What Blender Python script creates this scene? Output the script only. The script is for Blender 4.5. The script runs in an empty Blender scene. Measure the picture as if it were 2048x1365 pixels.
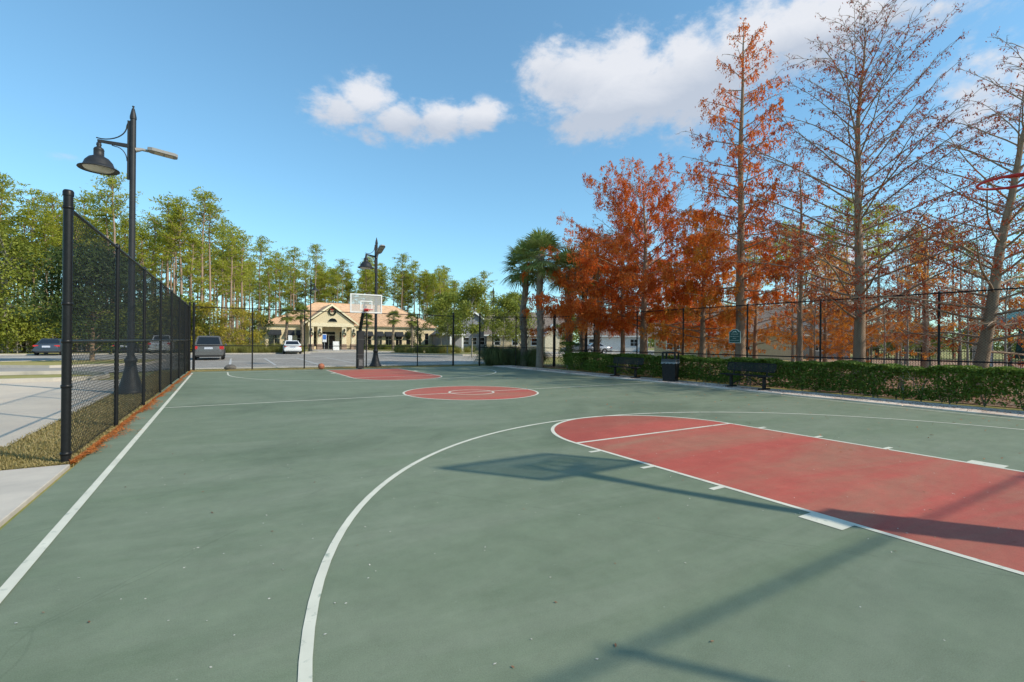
import bpy, math, random
import numpy as np
from mathutils import Vector, Matrix
R = math.radians
S = bpy.context.scene
col = S.collection
random.seed(7)

# ------------------------------------------------------------------ camera
cam_d = bpy.data.cameras.new('camera'); cam = bpy.data.objects.new('camera', cam_d); col.objects.link(cam)
cam_d.sensor_width = 36; cam_d.lens = 16.97; cam_d.clip_end = 3000; cam_d.clip_start = .05
_yaw, _pit, _rol = .5420, .0020, .0085
_F = Vector((math.sin(_yaw)*math.cos(_pit), math.cos(_yaw)*math.cos(_pit), math.sin(_pit)))
_R = Vector((math.cos(_yaw), -math.sin(_yaw), 0)); _U = _R.cross(_F)
_R2 = _R*math.cos(_rol)+_U*math.sin(_rol); _U2 = -_R*math.sin(_rol)+_U*math.cos(_rol)
M4 = Matrix((( _R2.x, _U2.x, -_F.x, -6.408), (_R2.y, _U2.y, -_F.y, -12.639), (_R2.z, _U2.z, -_F.z, 1.5076), (0, 0, 0, 1)))
cam.matrix_world = M4
S.camera = cam

# ------------------------------------------------------------------ sun, sky, exposure
SUN = Vector((.88, -1.10, 1.0)).normalized()          # towards the sun
sun_d = bpy.data.lights.new('sun', 'SUN'); sun = bpy.data.objects.new('sun', sun_d); col.objects.link(sun)
sun_d.energy = 2.15; sun_d.angle = R(1.1); sun_d.color = (1, .90, .74)
sun.rotation_euler = (-SUN).to_track_quat('-Z', 'Y').to_euler()
sun.location = (20, -30, 30)
S.view_settings.view_transform = 'Standard'; S.view_settings.look = 'None'
S.view_settings.gamma = 1; S.view_settings.use_curve_mapping = False
S.view_settings.exposure = 1.1
SKY_STRENGTH = .15
S.render.engine = 'CYCLES'
S.cycles.max_bounces = 6; S.cycles.diffuse_bounces = 3; S.cycles.glossy_bounces = 2; S.cycles.transmission_bounces = 3; S.cycles.transparent_max_bounces = 6
S.cycles.caustics_reflective = False; S.cycles.caustics_refractive = False

def nt(tree):
    tree.nodes.clear()
    L = tree.links
    def n(t, inp=None, **kw):
        nd = tree.nodes.new(t)
        for k, v in kw.items(): setattr(nd, k, v)
        if inp:
            for k, v in inp.items():
                if isinstance(v, bpy.types.NodeSocket): L.new(v, nd.inputs[k])
                else: nd.inputs[k].default_value = v
        return nd
    return n

W = bpy.data.worlds.new('World'); S.world = W; W.use_nodes = True
n = nt(W.node_tree)
sky = n('ShaderNodeTexSky'); sky.sky_type = 'NISHITA'; sky.sun_disc = False
sky.sun_elevation = math.asin(SUN.z); sky.sun_rotation = math.atan2(SUN.x, SUN.y)
sky.air_density = 1.0; sky.dust_density = .35; sky.ozone_density = 1.3
tc = n('ShaderNodeTexCoord')
D0 = tc.outputs['Generated']
Dz = n('ShaderNodeMapping', {'Vector': D0, 'Scale': (1, 1, 1.7)}).outputs[0]
nz = n('ShaderNodeTexNoise', {'Vector': Dz, 'Scale': 8.0, 'Detail': 10.0, 'Roughness': .64, 'Distortion': .3})
nz2 = n('ShaderNodeTexNoise', {'Vector': Dz, 'Scale': 30.0, 'Detail': 4.0, 'Roughness': .6})
def m(op, a, b=None, c=None, clamp=False):
    nd = n('ShaderNodeMath', operation=op, use_clamp=clamp)
    for i, v in enumerate((a, b, c)):
        if v is None: continue
        if isinstance(v, bpy.types.NodeSocket): W.node_tree.links.new(v, nd.inputs[i])
        else: nd.inputs[i].default_value = v
    return nd.outputs[0]
def azel(az, el):
    az, el = R(az), R(el)
    return Vector((math.sin(az)*math.cos(el), math.cos(az)*math.cos(el), math.sin(el)))
# cloud lobes: azimuth (deg from +Y towards +X), elevation, half width, half height (deg), density
LOBES = [(35.5, 30.3, 3.2, 2.2, .8), (38.5, 28.3, 4.5, 3.4, 1.0), (44, 27.3, 5.5, 4.2, 1.1), (51, 27.5, 5.5, 4.4, 1.1), (57, 29, 5.2, 3.8, 1.05), (63, 29.0, 5.4, 3.2, 1.05), (68, 28.6, 4, 2.2, .85), (73, 27.5, 3, 1.6, .6), (41, 24.2, 4.6, 2.4, .9), (47, 25, 4, 2, .7), (34, 24.7, 2.6, 1.0, .5),
         (11, 24.2, 3, 1.9, .74), (14.5, 25.6, 3.2, 2.2, .82), (18, 24.0, 4.2, 2, .86), (22.5, 24.4, 4.2, 1.8, .86), (26.8, 25.0, 3.2, 1.5, .8), (14.5, 22.3, 3, 1.3, .6), (31, 24.8, 3, .9, .5),
         (75.5, 20, 4.5, 4.5, .7), (76, 26.3, 2.8, 1.2, .42), (-12, 15.5, 1.6, .6, .3), (84, 14, 6, 3, .6), (66, 9, 7, 3.0, .5),
         (125, 28, 12, 6, 1.0), (165, 35, 10, 6, .9), (215, 26, 13, 6, 1.0), (265, 33, 10, 6, .9), (305, 24, 11, 5, .9)]
tot = None; low = None
def dot(v): return n('ShaderNodeVectorMath', {0: D0, 1: v}, operation='DOT_PRODUCT').outputs['Value']
for az, el, wa, we, dn in LOBES:
    wa *= 1.15; we *= 1.12; c = azel(az, el); t1 = azel(az+90, 0); t2 = t1.cross(c); t2 = t2 if t2.z > 0 else -t2
    a = dot(t1/math.sin(R(wa))); b = dot(t2/math.sin(R(we)))
    r2 = m('MULTIPLY_ADD', a, a, m('MULTIPLY', b, b))
    e = m('MULTIPLY', m('POWER', .42, r2), dn)
    tot = e if tot is None else m('MAXIMUM', tot, e)
    low = m('MULTIPLY', e, b) if low is None else m('MULTIPLY_ADD', e, b, low)
up = m('MULTIPLY', dot(Vector((0, 0, 1))), 12., clamp=True)          # clouds only above the horizon
tot = m('MULTIPLY', tot, up)
fld = m('MULTIPLY_ADD', m('SUBTRACT', nz.outputs['Fac'], .5), 1.35, tot)
fld = m('MULTIPLY_ADD', m('SUBTRACT', nz2.outputs['Fac'], .5), .75, fld)
msk = n('ShaderNodeMapRange', {'Value': fld, 'From Min': .26, 'From Max': .82, 'To Min': 0.0, 'To Max': 1.0}, interpolation_type='SMOOTHSTEP').outputs[0]
msk = m('MULTIPLY', msk, n('ShaderNodeMapRange', {'Value': tot, 'From Min': .06, 'From Max': .36, 'To Max': .95}, interpolation_type='SMOOTHSTEP').outputs[0])
shade = n('ShaderNodeMapRange', {'Value': m('MULTIPLY_ADD', m('SUBTRACT', nz.outputs['Fac'], .5), 1.6, low), 'From Min': -.5, 'From Max': .6}).outputs[0]
def wmix(f, a, b):
    x = n('ShaderNodeMix', data_type='RGBA'); s = [i for i in x.inputs if i.type == 'RGBA']
    W.node_tree.links.new(f, x.inputs[0])
    for sock, v in zip(s, (a, b)):
        if isinstance(v, bpy.types.NodeSocket): W.node_tree.links.new(v, sock)
        else: sock.default_value = v
    return [o for o in x.outputs if o.type == 'RGBA'][0]
cc = wmix(shade, (1.72, 1.9, 2.22, 1), (2.6, 2.66, 2.82, 1))
gm = n('ShaderNodeGamma', {'Color': sky.outputs[0], 'Gamma': .80})
hs = n('ShaderNodeMix', {'Factor': 1.0}, data_type='RGBA', blend_type='MULTIPLY')
_s = [i for i in hs.inputs if i.type == 'RGBA']; W.node_tree.links.new(gm.outputs[0], _s[0]); _s[1].default_value = (.515, .79, .875, 1)
hs_out = [o for o in hs.outputs if o.type == 'RGBA'][0]
mx = wmix(msk, hs_out, cc)
bg = n('ShaderNodeBackground', {'Color': mx, 'Strength': SKY_STRENGTH})
wo = n('ShaderNodeOutputWorld', {'Surface': bg.outputs[0]})

# ------------------------------------------------------------------ materials
MATS = {}
def mixc(n, f, a, b):
    x = n('ShaderNodeMix', data_type='RGBA'); s = [i for i in x.inputs if i.type == 'RGBA']
    L = x.id_data.links
    for sock, v in ((x.inputs[0], f), (s[0], a), (s[1], b)):
        if isinstance(v, bpy.types.NodeSocket): L.new(v, sock)
        else: sock.default_value = v if not isinstance(v, tuple) or len(v) == 4 else (*v, 1)
    return [o for o in x.outputs if o.type == 'RGBA'][0]
def mat(name, c1, c2=None, scale=4., rough=.7, metal=0., bump=0., bscale=None, detail=5., c3=None, c3scale=.6, c3lim=(.5, .7), spec=.4, stretch=None):
    if name in MATS: return MATS[name]
    M = bpy.data.materials.new(name); M.use_nodes = True; MATS[name] = M
    n = nt(M.node_tree)
    p = n('ShaderNodeBsdfPrincipled', {'Roughness': rough, 'Metallic': metal, 'Specular IOR Level': spec})
    out = n('ShaderNodeOutputMaterial', {'Surface': p.outputs[0]})
    tc = n('ShaderNodeTexCoord').outputs['Object']
    if stretch: tc = n('ShaderNodeMapping', {'Vector': tc, 'Scale': stretch}).outputs[0]
    c2 = c2 or tuple(x*.82 for x in c1)
    nz = n('ShaderNodeTexNoise', {'Vector': tc, 'Scale': scale, 'Detail': detail, 'Roughness': .62})
    f = n('ShaderNodeMapRange', {'Value': nz.outputs['Fac'], 'From Min': .32, 'From Max': .68}).outputs[0]
    cl = mixc(n, f, c1, c2)
    if c3:
        n3 = n('ShaderNodeTexNoise', {'Vector': tc, 'Scale': c3scale, 'Detail': 6., 'Roughness': .6})
        f3 = n('ShaderNodeMapRange', {'Value': n3.outputs['Fac'], 'From Min': c3lim[0], 'From Max': c3lim[1]}).outputs[0]
        cl = mixc(n, f3, cl, c3)
    M.node_tree.links.new(cl, p.inputs['Base Color'])
    if bump:
        nb = n('ShaderNodeTexNoise', {'Vector': tc, 'Scale': bscale or scale*6, 'Detail': 6., 'Roughness': .7})
        bp = n('ShaderNodeBump', {'Height': nb.outputs['Fac'], 'Strength': bump, 'Distance': .02})
        M.node_tree.links.new(bp.outputs[0], p.inputs['Normal'])
    return M
def leafmat(name, cols, trans=.35, rough=.55, spec=.25):
    """foliage: every leaf takes its own tint; light passes through"""
    if name in MATS: return MATS[name]
    M = bpy.data.materials.new(name); M.use_nodes = True; MATS[name] = M
    n = nt(M.node_tree)
    g = n('ShaderNodeNewGeometry'); oi = n('ShaderNodeObjectInfo')
    tc = n('ShaderNodeTexCoord').outputs['Object']
    nz = n('ShaderNodeTexNoise', {'Vector': tc, 'Scale': .55, 'Detail': 2.})
    s = n('ShaderNodeMath', {0: g.outputs['Random Per Island'], 1: .55}, operation='MULTIPLY').outputs[0]
    s2 = n('ShaderNodeMath', {0: nz.outputs['Fac'], 1: .62, 2: s}, operation='MULTIPLY_ADD').outputs[0]
    s3 = n('ShaderNodeMath', {0: oi.outputs['Random'], 1: .22, 2: s2}, operation='MULTIPLY_ADD').outputs[0]
    s4 = n('ShaderNodeMath', {0: s3, 1: .19}, operation='SUBTRACT').outputs[0]
    r = n('ShaderNodeValToRGB', {'Fac': s4})
    el = r.color_ramp.elements
    while len(el) < len(cols): el.new(.5)
    for i, c in enumerate(cols): el[i].position = i/(len(cols)-1); el[i].color = (*c, 1)
    p = n('ShaderNodeBsdfPrincipled', {'Base Color': r.outputs[0], 'Roughness': rough, 'Specular IOR Level': spec})
    t = n('ShaderNodeBsdfTranslucent', {'Color': r.outputs[0]})
    mx = n('ShaderNodeMixShader', {0: trans, 1: p.outputs[0], 2: t.outputs[0]})
    n('ShaderNodeOutputMaterial', {'Surface': mx.outputs[0]})
    return M

# ------------------------------------------------------------------ builders
def tag(o, label=None, cat=None, group=None, kind=None):
    if label: o['label'] = label
    if cat: o['category'] = cat
    if group: o['group'] = group
    if kind: o['kind'] = kind
    return o
def empty(name, loc=(0, 0, 0), rz=0., label=None, cat=None, group=None, kind=None):
    o = bpy.data.objects.new(name, None); col.objects.link(o)
    o.location = loc; o.rotation_euler = (0, 0, rz); o.empty_display_size = .2
    return tag(o, label, cat, group, kind)
def link(name, me, mt, parent=None, loc=None):
    if mt is not None and not me.materials: me.materials.append(mt)
    o = bpy.data.objects.new(name, me); col.objects.link(o)
    if parent: o.parent = parent
    if loc: o.location = loc
    return o
def copy_tree(o, parent=None):
    c = o.copy(); col.objects.link(c); c.parent = parent
    for ch in [x for x in bpy.data.objects if x.parent == o]: copy_tree(ch, c)
    return c
def frame(d):
    d = Vector(d).normalized()
    a = Vector((0, 0, 1)) if abs(d.z) < .95 else Vector((1, 0, 0))
    x = d.cross(a).normalized(); y = x.cross(d).normalized()
    return x, y
class MB:
    def __init__(s): s.v = []; s.f = []; s.sm = []
    def add(s, v, f, smooth=False):
        k = len(s.v); s.v += [tuple(p) for p in v]; s.f += [tuple(i+k for i in q) for q in f]; s.sm += [smooth]*len(f); return s
    def box(s, x0, x1, y0, y1, z0, z1):
        return s.add([(x0, y0, z0), (x1, y0, z0), (x1, y1, z0), (x0, y1, z0), (x0, y0, z1), (x1, y0, z1), (x1, y1, z1), (x0, y1, z1)],
                     [(3, 2, 1, 0), (4, 5, 6, 7), (0, 1, 5, 4), (1, 2, 6, 5), (2, 3, 7, 6), (3, 0, 4, 7)])
    def bev(s, x0, x1, y0, y1, z0, z1, b=.02):
        """box with its four upright and top edges cut off"""
        def ring(i, z): return [(x0+i+b, y0+i, z), (x1-i-b, y0+i, z), (x1-i, y0+i+b, z), (x1-i, y1-i-b, z), (x1-i-b, y1-i, z), (x0+i+b, y1-i, z), (x0+i, y1-i-b, z), (x0+i, y0+i+b, z)]
        v = ring(0, z0)+ring(0, z1-b)+ring(b, z1)
        f = [tuple(reversed(range(8))), tuple(range(16, 24))]
        for k in (0, 8): f += [(k+i, k+(i+1) % 8, k+8+(i+1) % 8, k+8+i) for i in range(8)]
        return s.add(v, f)
    def tube(s, pts, rad, k=8, cap=True, smooth=True):
        pts = [Vector(p) for p in pts]; m = len(pts)
        rad = rad if hasattr(rad, '__len__') else [rad]*m
        v = []; X = None
        for i, p in enumerate(pts):
            d = (pts[min(i+1, m-1)]-pts[max(i-1, 0)])
            if X is None: X, Y = frame(d)
            else:
                dn = d.normalized(); X = (X-dn*X.dot(dn)).normalized(); Y = X.cross(dn)
            for j in range(k):
                a = 2*math.pi*j/k; v.append(p+(X*math.cos(a)+Y*math.sin(a))*rad[i])
        f = []
        for i in range(m-1):
            for j in range(k): f.append((i*k+j, i*k+(j+1) % k, (i+1)*k+(j+1) % k, (i+1)*k+j))
        s.add(v, f, smooth)
        if cap: s.add(v[:k], [tuple(range(k))]); s.add(v[-k:], [tuple(reversed(range(k)))])
        return s
    def lathe(s, prof, c=(0, 0, 0), k=20, smooth=True, flute=0.):
        v = []
        for r, z in prof:
            for j in range(k):
                a = 2*math.pi*j/k; q = r*(1-flute*(j % 2)); v.append((c[0]+q*math.cos(a), c[1]+q*math.sin(a), c[2]+z))
        f = [(i*k+j, i*k+(j+1) % k, (i+1)*k+(j+1) % k, (i+1)*k+j) for i in range(len(prof)-1) for j in range(k)]
        return s.add(v, f, smooth)
    def prism(s, poly, y0, y1):
        """polygon in (x, z) pushed from y0 to y1"""
        k = len(poly)
        v = [(x, y0, z) for x, z in poly]+[(x, y1, z) for x, z in poly]
        return s.add(v, [tuple(range(k)), tuple(reversed(range(k, 2*k)))]+[(i, k+i, k+(i+1) % k, (i+1) % k) for i in range(k)])
    def flat(s, poly, z): return s.add([(x, y, z) for x, y in poly], [tuple(range(len(poly)))])
    def mesh(s, name):
        me = bpy.data.meshes.new(name); me.from_pydata(s.v, [], s.f)
        me.polygons.foreach_set('use_smooth', s.sm); me.update(); return me
    def build(s, name, mt, parent=None, loc=None): return link(name, s.mesh(name), mt, parent, loc)
def quads(name, V):
    """V: (n, 4, 3) corners, one loose face each"""
    V = np.asarray(V, dtype=np.float32); k = len(V)
    me = bpy.data.meshes.new(name)
    me.vertices.add(4*k); me.vertices.foreach_set('co', V.reshape(-1))
    me.loops.add(4*k); me.loops.foreach_set('vertex_index', np.arange(4*k, dtype=np.int32))
    me.polygons.add(k); me.polygons.foreach_set('loop_start', np.arange(0, 4*k, 4, dtype=np.int32))
    me.update(calc_edges=True); return me
def leaves(C, U, Vv):
    """diamond leaves: centre, half length vector, half width vector"""
    return np.stack([C-U, C+Vv-U*.15, C+U, C-Vv-U*.15], 1)
rs = np.random.RandomState(11)
def unit(k, rs=rs):
    a = rs.normal(size=(k, 3)); return a/np.linalg.norm(a, axis=1, keepdims=True)
def rand_leaves(C, ln, wd, droop=0., rs=rs):
    k = len(C); d = unit(k, rs); d[:, 2] -= droop; d /= np.linalg.norm(d, axis=1, keepdims=True)
    w = np.cross(d, unit(k, rs)); w /= np.linalg.norm(w, axis=1, keepdims=True)+1e-9
    sc = rs.uniform(.6, 1.3, (k, 1))
    return leaves(C, d*ln*.5*sc, w*wd*.5*sc)
black = mat('black_vinyl', (.006, .006, .007), (.011, .011, .012), 30, rough=.42, spec=.28)
blackp = mat('black_paint', (.008, .008, .009), (.016, .016, .017), 12, rough=.5, spec=.3)
lampgrey = mat('lamp_paint', (.018, .019, .022), (.028, .029, .032), 9, rough=.5, spec=.35)
white = mat('white_paint', (.78, .79, .77), (.66, .67, .66), 6, rough=.55)
concrete = mat('concrete', (.50, .45, .38), (.42, .38, .325), 1.4, rough=.9, bump=.25, bscale=60, c3=(.24, .23, .2), c3scale=.5, c3lim=(.56, .75))
asphalt = mat('asphalt', (.34, .31, .275), (.28, .26, .23), .8, rough=.95, bump=.25, bscale=70, c3=(.43, .40, .355), c3scale=.22, c3lim=(.5, .7))
# ------------------------------------------------------------------ the ground
def sheet(name, poly, z, mt, parent=None):
    o = MB().flat(poly, z).build(name, mt, parent)
    if parent is None: o['kind'] = 'structure'
    return o
grassmat = mat('lawn', (.30, .26, .075), (.40, .33, .13), 1.2, rough=.95, bump=.6, bscale=40, c3=(.20, .22, .055), c3scale=.35, c3lim=(.45, .65))
strawmat = mat('dormant_lawn', (.42, .31, .14), (.33, .26, .11), .6, rough=.95, bump=.4, bscale=20, c3=(.27, .25, .1), c3scale=.12, c3lim=(.52, .7))
mulch = mat('leaf_mulch', (.24, .13, .08), (.36, .20, .125), 5., rough=.95, bump=.8, bscale=30, c3=(.44, .34, .21), c3scale=.5, c3lim=(.5, .7))
G = sheet('ground', [(-700, -300), (900, -300), (900, 900), (-700, 900)], -.03, grassmat)
sheet('dormant_lawn', [(9.5, 21.5), (16, 26.5), (60, 26.5), (60, 62), (19, 62), (15, 50), (13.5, 36)], -.006, strawmat)
sheet('mulch_bed', [(10.4, -40), (60, -40), (60, 14), (10.4, 14)], -.012, mulch)
sheet('lawn_strip', [(10.4, -1), (26, 2), (40, 13.5), (10.4, 13.5)], -.008, strawmat)
# paving: drive on the left, parking lot beyond the far fence, street to the right
sheet('driveway', [(-60, -3.4), (-8.95, -3.4), (-8.95, 10.0), (-60, 10.0)], 0.0, mat('drive_concrete', (.60, .51, .40), (.52, .44, .35), .9, rough=.92, bump=.2, bscale=60, c3=(.42, .375, .32), c3scale=.3, c3lim=(.5, .72)))
sheet('parking_lot', [(-60, 15.0), (-9.4, 15.0), (-8.6, 16.9), (13, 16.9), (11, 22), (14.5, 27.5), (60, 27.5), (60, 33.5), (15.5, 34), (12, 39.5), (10, 44.8), (-60, 44.8)], .004, asphalt)
sheet('upper_road', [(-9, 44.804), (30, 44.804), (22, 51), (-9, 51)], .002, asphalt)
sheet('woods_floor', [(-120, 55), (-3, 55), (-3, 92), (160, 92), (160, 260), (-120, 260)], -.012, mat('pine_straw', (.19, .115, .06), (.28, .19, .10), 1.2, rough=.95, c3=(.12, .14, .05), c3scale=.2, c3lim=(.5, .65)))
def kerb(name, pts, w=.16, h=.13):
    b = MB(); P = [Vector((*p, 0)) for p in pts]; L = []; Rr = []
    for i, p in enumerate(P):
        d = (P[min(i+1, len(P)-1)]-P[max(i-1, 0)]).normalized(); nrm = Vector((-d.y, d.x, 0))*w/2
        L.append(p+nrm); Rr.append(p-nrm)
    for i in range(len(P)-1):
        q = [L[i], L[i+1], Rr[i+1], Rr[i]]
        b.add([(*v[:2], -.02) for v in q]+[(*(v.x*.9+c.x*.1, v.y*.9+c.y*.1), h) for v, c in zip(q, [q[3], q[2], q[1], q[0]])],
              [(4, 5, 6, 7), (0, 1, 5, 4), (2, 3, 7, 6), (1, 2, 6, 5), (3, 0, 4, 7)])
    o = b.build(name, concrete); o['kind'] = 'structure'; return o
kerb('kerb', [(-60, 10.0), (-11.4, 10.0), (-10.4, 10.5), (-10.2, 11.6), (-10.5, 13.2), (-12.0, 14.8), (-60, 15.1)])
kerb('kerb', [(-8.7, 16.9), (12.9, 16.9)], .5, .03)
kerb('kerb', [(-60, 44.9), (-9.1, 44.9)])
kerb('kerb', [(-9, 51), (22, 51)])
kerb('kerb', [(13.2, 17.2), (11.1, 22), (14.6, 27.4), (60, 27.4)])
kerb('kerb', [(60, 33.6), (15.6, 34.1), (12.1, 39.6), (10, 44.6)])
sheet('gutter', [(-8.7, 17.15), (12.7, 17.15), (12.4, 18.3), (-8.7, 18.3)], .008, concrete)
# grass islands in the lot
def island(poly):
    o = MB().flat(poly, .1).build('grass_island', grassmat); o['kind'] = 'structure'; kerb('kerb', poly+poly[:1])
island([(-17.5, 22.3), (-13.8, 20.2), (-10.2, 22.5), (-9.7, 27.8), (-12, 29.2), (-17.5, 27)])
island([(-9, 44.9), (-2, 44.6), (2.2, 46.2), (2.2, 47.6), (-9, 47.6)])
island([(10.5, 43.2), (11.8, 40.2), (15, 35), (22, 36), (26, 48), (24, 51), (12, 47.5)])
# stall lines, each a painted strip of its own
lp = mat('stall_paint', (.62, .62, .60), (.45, .45, .44), 3, rough=.8)
for i, x in enumerate((-8.35, -5.98, -3.62, -1.22, 1.2, 3.6, 6.0, 8.4)):
    sheet('stall_line', [(x-.06, 19.4), (x+.06, 19.4), (x+.3, 31.5), (x+.18, 31.5)], .012, lp)
for x in (-20.9, -18, -15.2, -12.4): sheet('stall_line', [(x-.06, 39), (x+.06, 39), (x+.06, 44.6), (x-.06, 44.6)], .012, lp)

# ------------------------------------------------------------------ the court
def courtmat(name, c1, c2, c3):
    M = bpy.data.materials.new(name); M.use_nodes = True; n = nt(M.node_tree); L = M.node_tree.links
    tc = n('ShaderNodeTexCoord').outputs['Object']
    a = n('ShaderNodeTexNoise', {'Vector': tc, 'Scale': .28, 'Detail': 9., 'Roughness': .66})
    st = n('ShaderNodeMapping', {'Vector': tc, 'Scale': (.3, 1.5, 1), 'Rotation': (0, 0, .35)}).outputs[0]
    b = n('ShaderNodeTexNoise', {'Vector': st, 'Scale': .8, 'Detail': 10., 'Roughness': .72, 'Distortion': .6})
    fa = n('ShaderNodeMapRange', {'Value': a.outputs['Fac'], 'From Min': .36, 'From Max': .64}).outputs[0]
    fb = n('ShaderNodeMapRange', {'Value': b.outputs['Fac'], 'From Min': .40, 'From Max': .68, 'To Max': .9}).outputs[0]
    g = n('ShaderNodeTexNoise', {'Vector': tc, 'Scale': 150., 'Detail': 4., 'Roughness': .7})
    fg = n('ShaderNodeMapRange', {'Value': g.outputs['Fac'], 'From Min': .3, 'From Max': .7, 'To Min': .80, 'To Max': 1.18}).outputs[0]
    mid = n('ShaderNodeTexNoise', {'Vector': tc, 'Scale': 2.6, 'Detail': 12., 'Roughness': .78})
    fm_ = n('ShaderNodeMapRange', {'Value': mid.outputs['Fac'], 'From Min': .3, 'From Max': .7, 'To Min': .86, 'To Max': 1.14}).outputs[0]
    fg = n('ShaderNodeMath', {0: fg, 1: fm_}, operation='MULTIPLY').outputs[0]
    c = mixc(n, fa, c1, c2); c = mixc(n, fb, c, c3)
    # old water stains: dull darker rings and ponds
    w = n('ShaderNodeTexNoise', {'Vector': tc, 'Scale': .17, 'Detail': 6., 'Roughness': .55, 'Distortion': 1.2})
    fw = n('ShaderNodeMapRange', {'Value': w.outputs['Fac'], 'From Min': .52, 'From Max': .64, 'To Max': .5}, interpolation_type='SMOOTHSTEP').outputs[0]
    c = mixc(n, fw, c, tuple(x*.72 for x in c1))
    # grit: pale specks
    v = n('ShaderNodeTexVoronoi', {'Vector': tc, 'Scale': 9.}, feature='F1')
    fv = n('ShaderNodeMapRange', {'Value': v.outputs['Distance'], 'From Min': .0, 'From Max': .055, 'To Min': .6, 'To Max': 0.}).outputs[0]
    sel = n('ShaderNodeMapRange', {'Value': n('ShaderNodeSeparateColor', {'Color': v.outputs['Color']}).outputs[0], 'From Min': .80, 'From Max': .84}).outputs[0]
    c = mixc(n, n('ShaderNodeMath', {0: fv, 1: sel}, operation='MULTIPLY').outputs[0], c, (.52, .52, .46))
    # scuffs: pale thin scratches in two directions
    for ang, sx in ((1.0, 9), (-.5, 11)):
        sc = n('ShaderNodeTexNoise', {'Vector': n('ShaderNodeMapping', {'Vector': tc, 'Scale': (1.0, sx, 1), 'Rotation': (0, 0, ang)}).outputs[0], 'Scale': 2.0, 'Detail': 10., 'Roughness': .78})
        fs = n('ShaderNodeMapRange', {'Value': sc.outputs['Fac'], 'From Min': .64, 'From Max': .74, 'To Max': .38}).outputs[0]
        c = mixc(n, fs, c, (.38, .40, .35))
    # hairline cracks
    vc = n('ShaderNodeTexVoronoi', {'Vector': n('ShaderNodeMix', data_type='VECTOR').outputs[1] if False else tc, 'Scale': .22}, feature='DISTANCE_TO_EDGE')
    wob = n('ShaderNodeTexNoise', {'Vector': tc, 'Scale': 1.1, 'Detail': 5.})
    cd = n('ShaderNodeMath', {0: wob.outputs['Fac'], 1: .05, 2: vc.outputs['Distance']}, operation='MULTIPLY_ADD').outputs[0]
    fc = n('ShaderNodeMapRange', {'Value': cd, 'From Min': .0262, 'From Max': .0275, 'To Min': .2, 'To Max': 0.}).outputs[0]
    fc = n('ShaderNodeMath', {0: fc, 1: n('ShaderNodeMath', {0: cd, 1: .0245}, operation='GREATER_THAN').outputs[0]}, operation='MULTIPLY').outputs[0]
    c = mixc(n, fc, c, tuple(x*.55 for x in c1))
    hv = n('ShaderNodeHueSaturation', {'Color': c, 'Value': fg})
    p = n('ShaderNodeBsdfPrincipled', {'Base Color': hv.outputs[0], 'Roughness': .78, 'Specular IOR Level': .3})
    bp = n('ShaderNodeBump', {'Height': g.outputs['Fac'], 'Strength': .22, 'Distance': .004}); L.new(bp.outputs[0], p.inputs['Normal'])
    n('ShaderNodeOutputMaterial', {'Surface': p.outputs[0]})
    return M
green = courtmat('court_green', (.140, .180, .114), (.168, .206, .133), (.208, .236, .167))
red = courtmat('court_red', (.40, .083, .060), (.46, .105, .076), (.33, .165, .105))
linem = mat('line_paint', (.70, .68, .56), (.57, .56, .46), 2.5, rough=.7, c3=(.30, .35, .28), c3scale=14, c3lim=(.60, .72))
court = MB().box(-7.88, 7.98, -15.2, 14.2, -.2, .02).build('basketball_court', green); court['kind'] = 'structure'
court.location.z = -.02
ZP, ZL = .0225, .0240
NB, FB, YC = -12.87, 13.05, .32        # near baseline, far baseline, half-court line
HW = 1.85; LW = .03
def arc(cx, cy, r, a0, a1, k=72, rx=None): return [(cx+(rx or r)*math.cos(a0+(a1-a0)*i/k), cy+r*math.sin(a0+(a1-a0)*i/k)) for i in range(k+1)]
def band(name, pts, w=LW, z=ZL, closed=False):
    P = [Vector(p) for p in pts]; k = len(P); V = []
    for i, p in enumerate(P):
        a = P[(i-1) % k] if (closed or i) else p; b = P[(i+1) % k] if (closed or i < k-1) else p
        d = (b-a).normalized(); nn = Vector((-d.y, d.x)); V += [(*(p+nn*w), z), (*(p-nn*w), z)]
    f = [(2*i, 2*i+1, (2*i+3) % (2*k), (2*i+2) % (2*k)) for i in range(k if closed else k-1)]
    return MB().add(V, f).build(name, linem, court)
PI = math.pi
def half(base, s, ftd, kname):
    ft = base+s*ftd
    semi = arc(0, ft, 1.85, 0, PI, 40) if s > 0 else arc(0, ft, 1.85, 0, -PI, 40)
    sheet('key_paint', [(HW, base)]+semi+[(-HW, base)], ZP, red, court)
    band('lane_line', [(-HW, base), (-HW, ft)]); band('lane_line', [(HW, base), (HW, ft)])
    band('free_throw_line', [(-HW, ft), (HW, ft)], z=ZL+.0005); band('key_circle', semi)
    bc = base+s*1.6
    band('three_point_line', [(6.15, base)]+(arc(0, bc, 6.15, 0, PI) if s > 0 else arc(0, bc, 6.15, 0, -PI))+[(-6.15, base)], z=ZL+.001)
    for sx in (-1, 1):
        for d in (5.36, 4.40, 3.44):
            y = base+s*d; band('lane_mark', [(sx*(HW+LW), y), (sx*(HW+.21), y)], .032)
        band('lane_block', [(sx*(HW+LW+.1), base+s*2.2), (sx*(HW+LW+.1), base+s*2.55)], .1)
    band('baseline', [(-7.5, base), (7.66, base)], z=ZL+.0015)
half(NB, 1, 5.92, 'near'); half(FB, -1, 5.68, 'far')
sheet('centre_circle_paint', arc(0, YC, 1.98, 0, 2*PI, 72)[:-1], ZP, red, court)
band('centre_circle', arc(0, YC, 1.98, 0, 2*PI, 72)[:-1], closed=True); band('centre_ring', arc(0, YC, .66, 0, 2*PI, 48)[:-1], closed=True)
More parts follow.
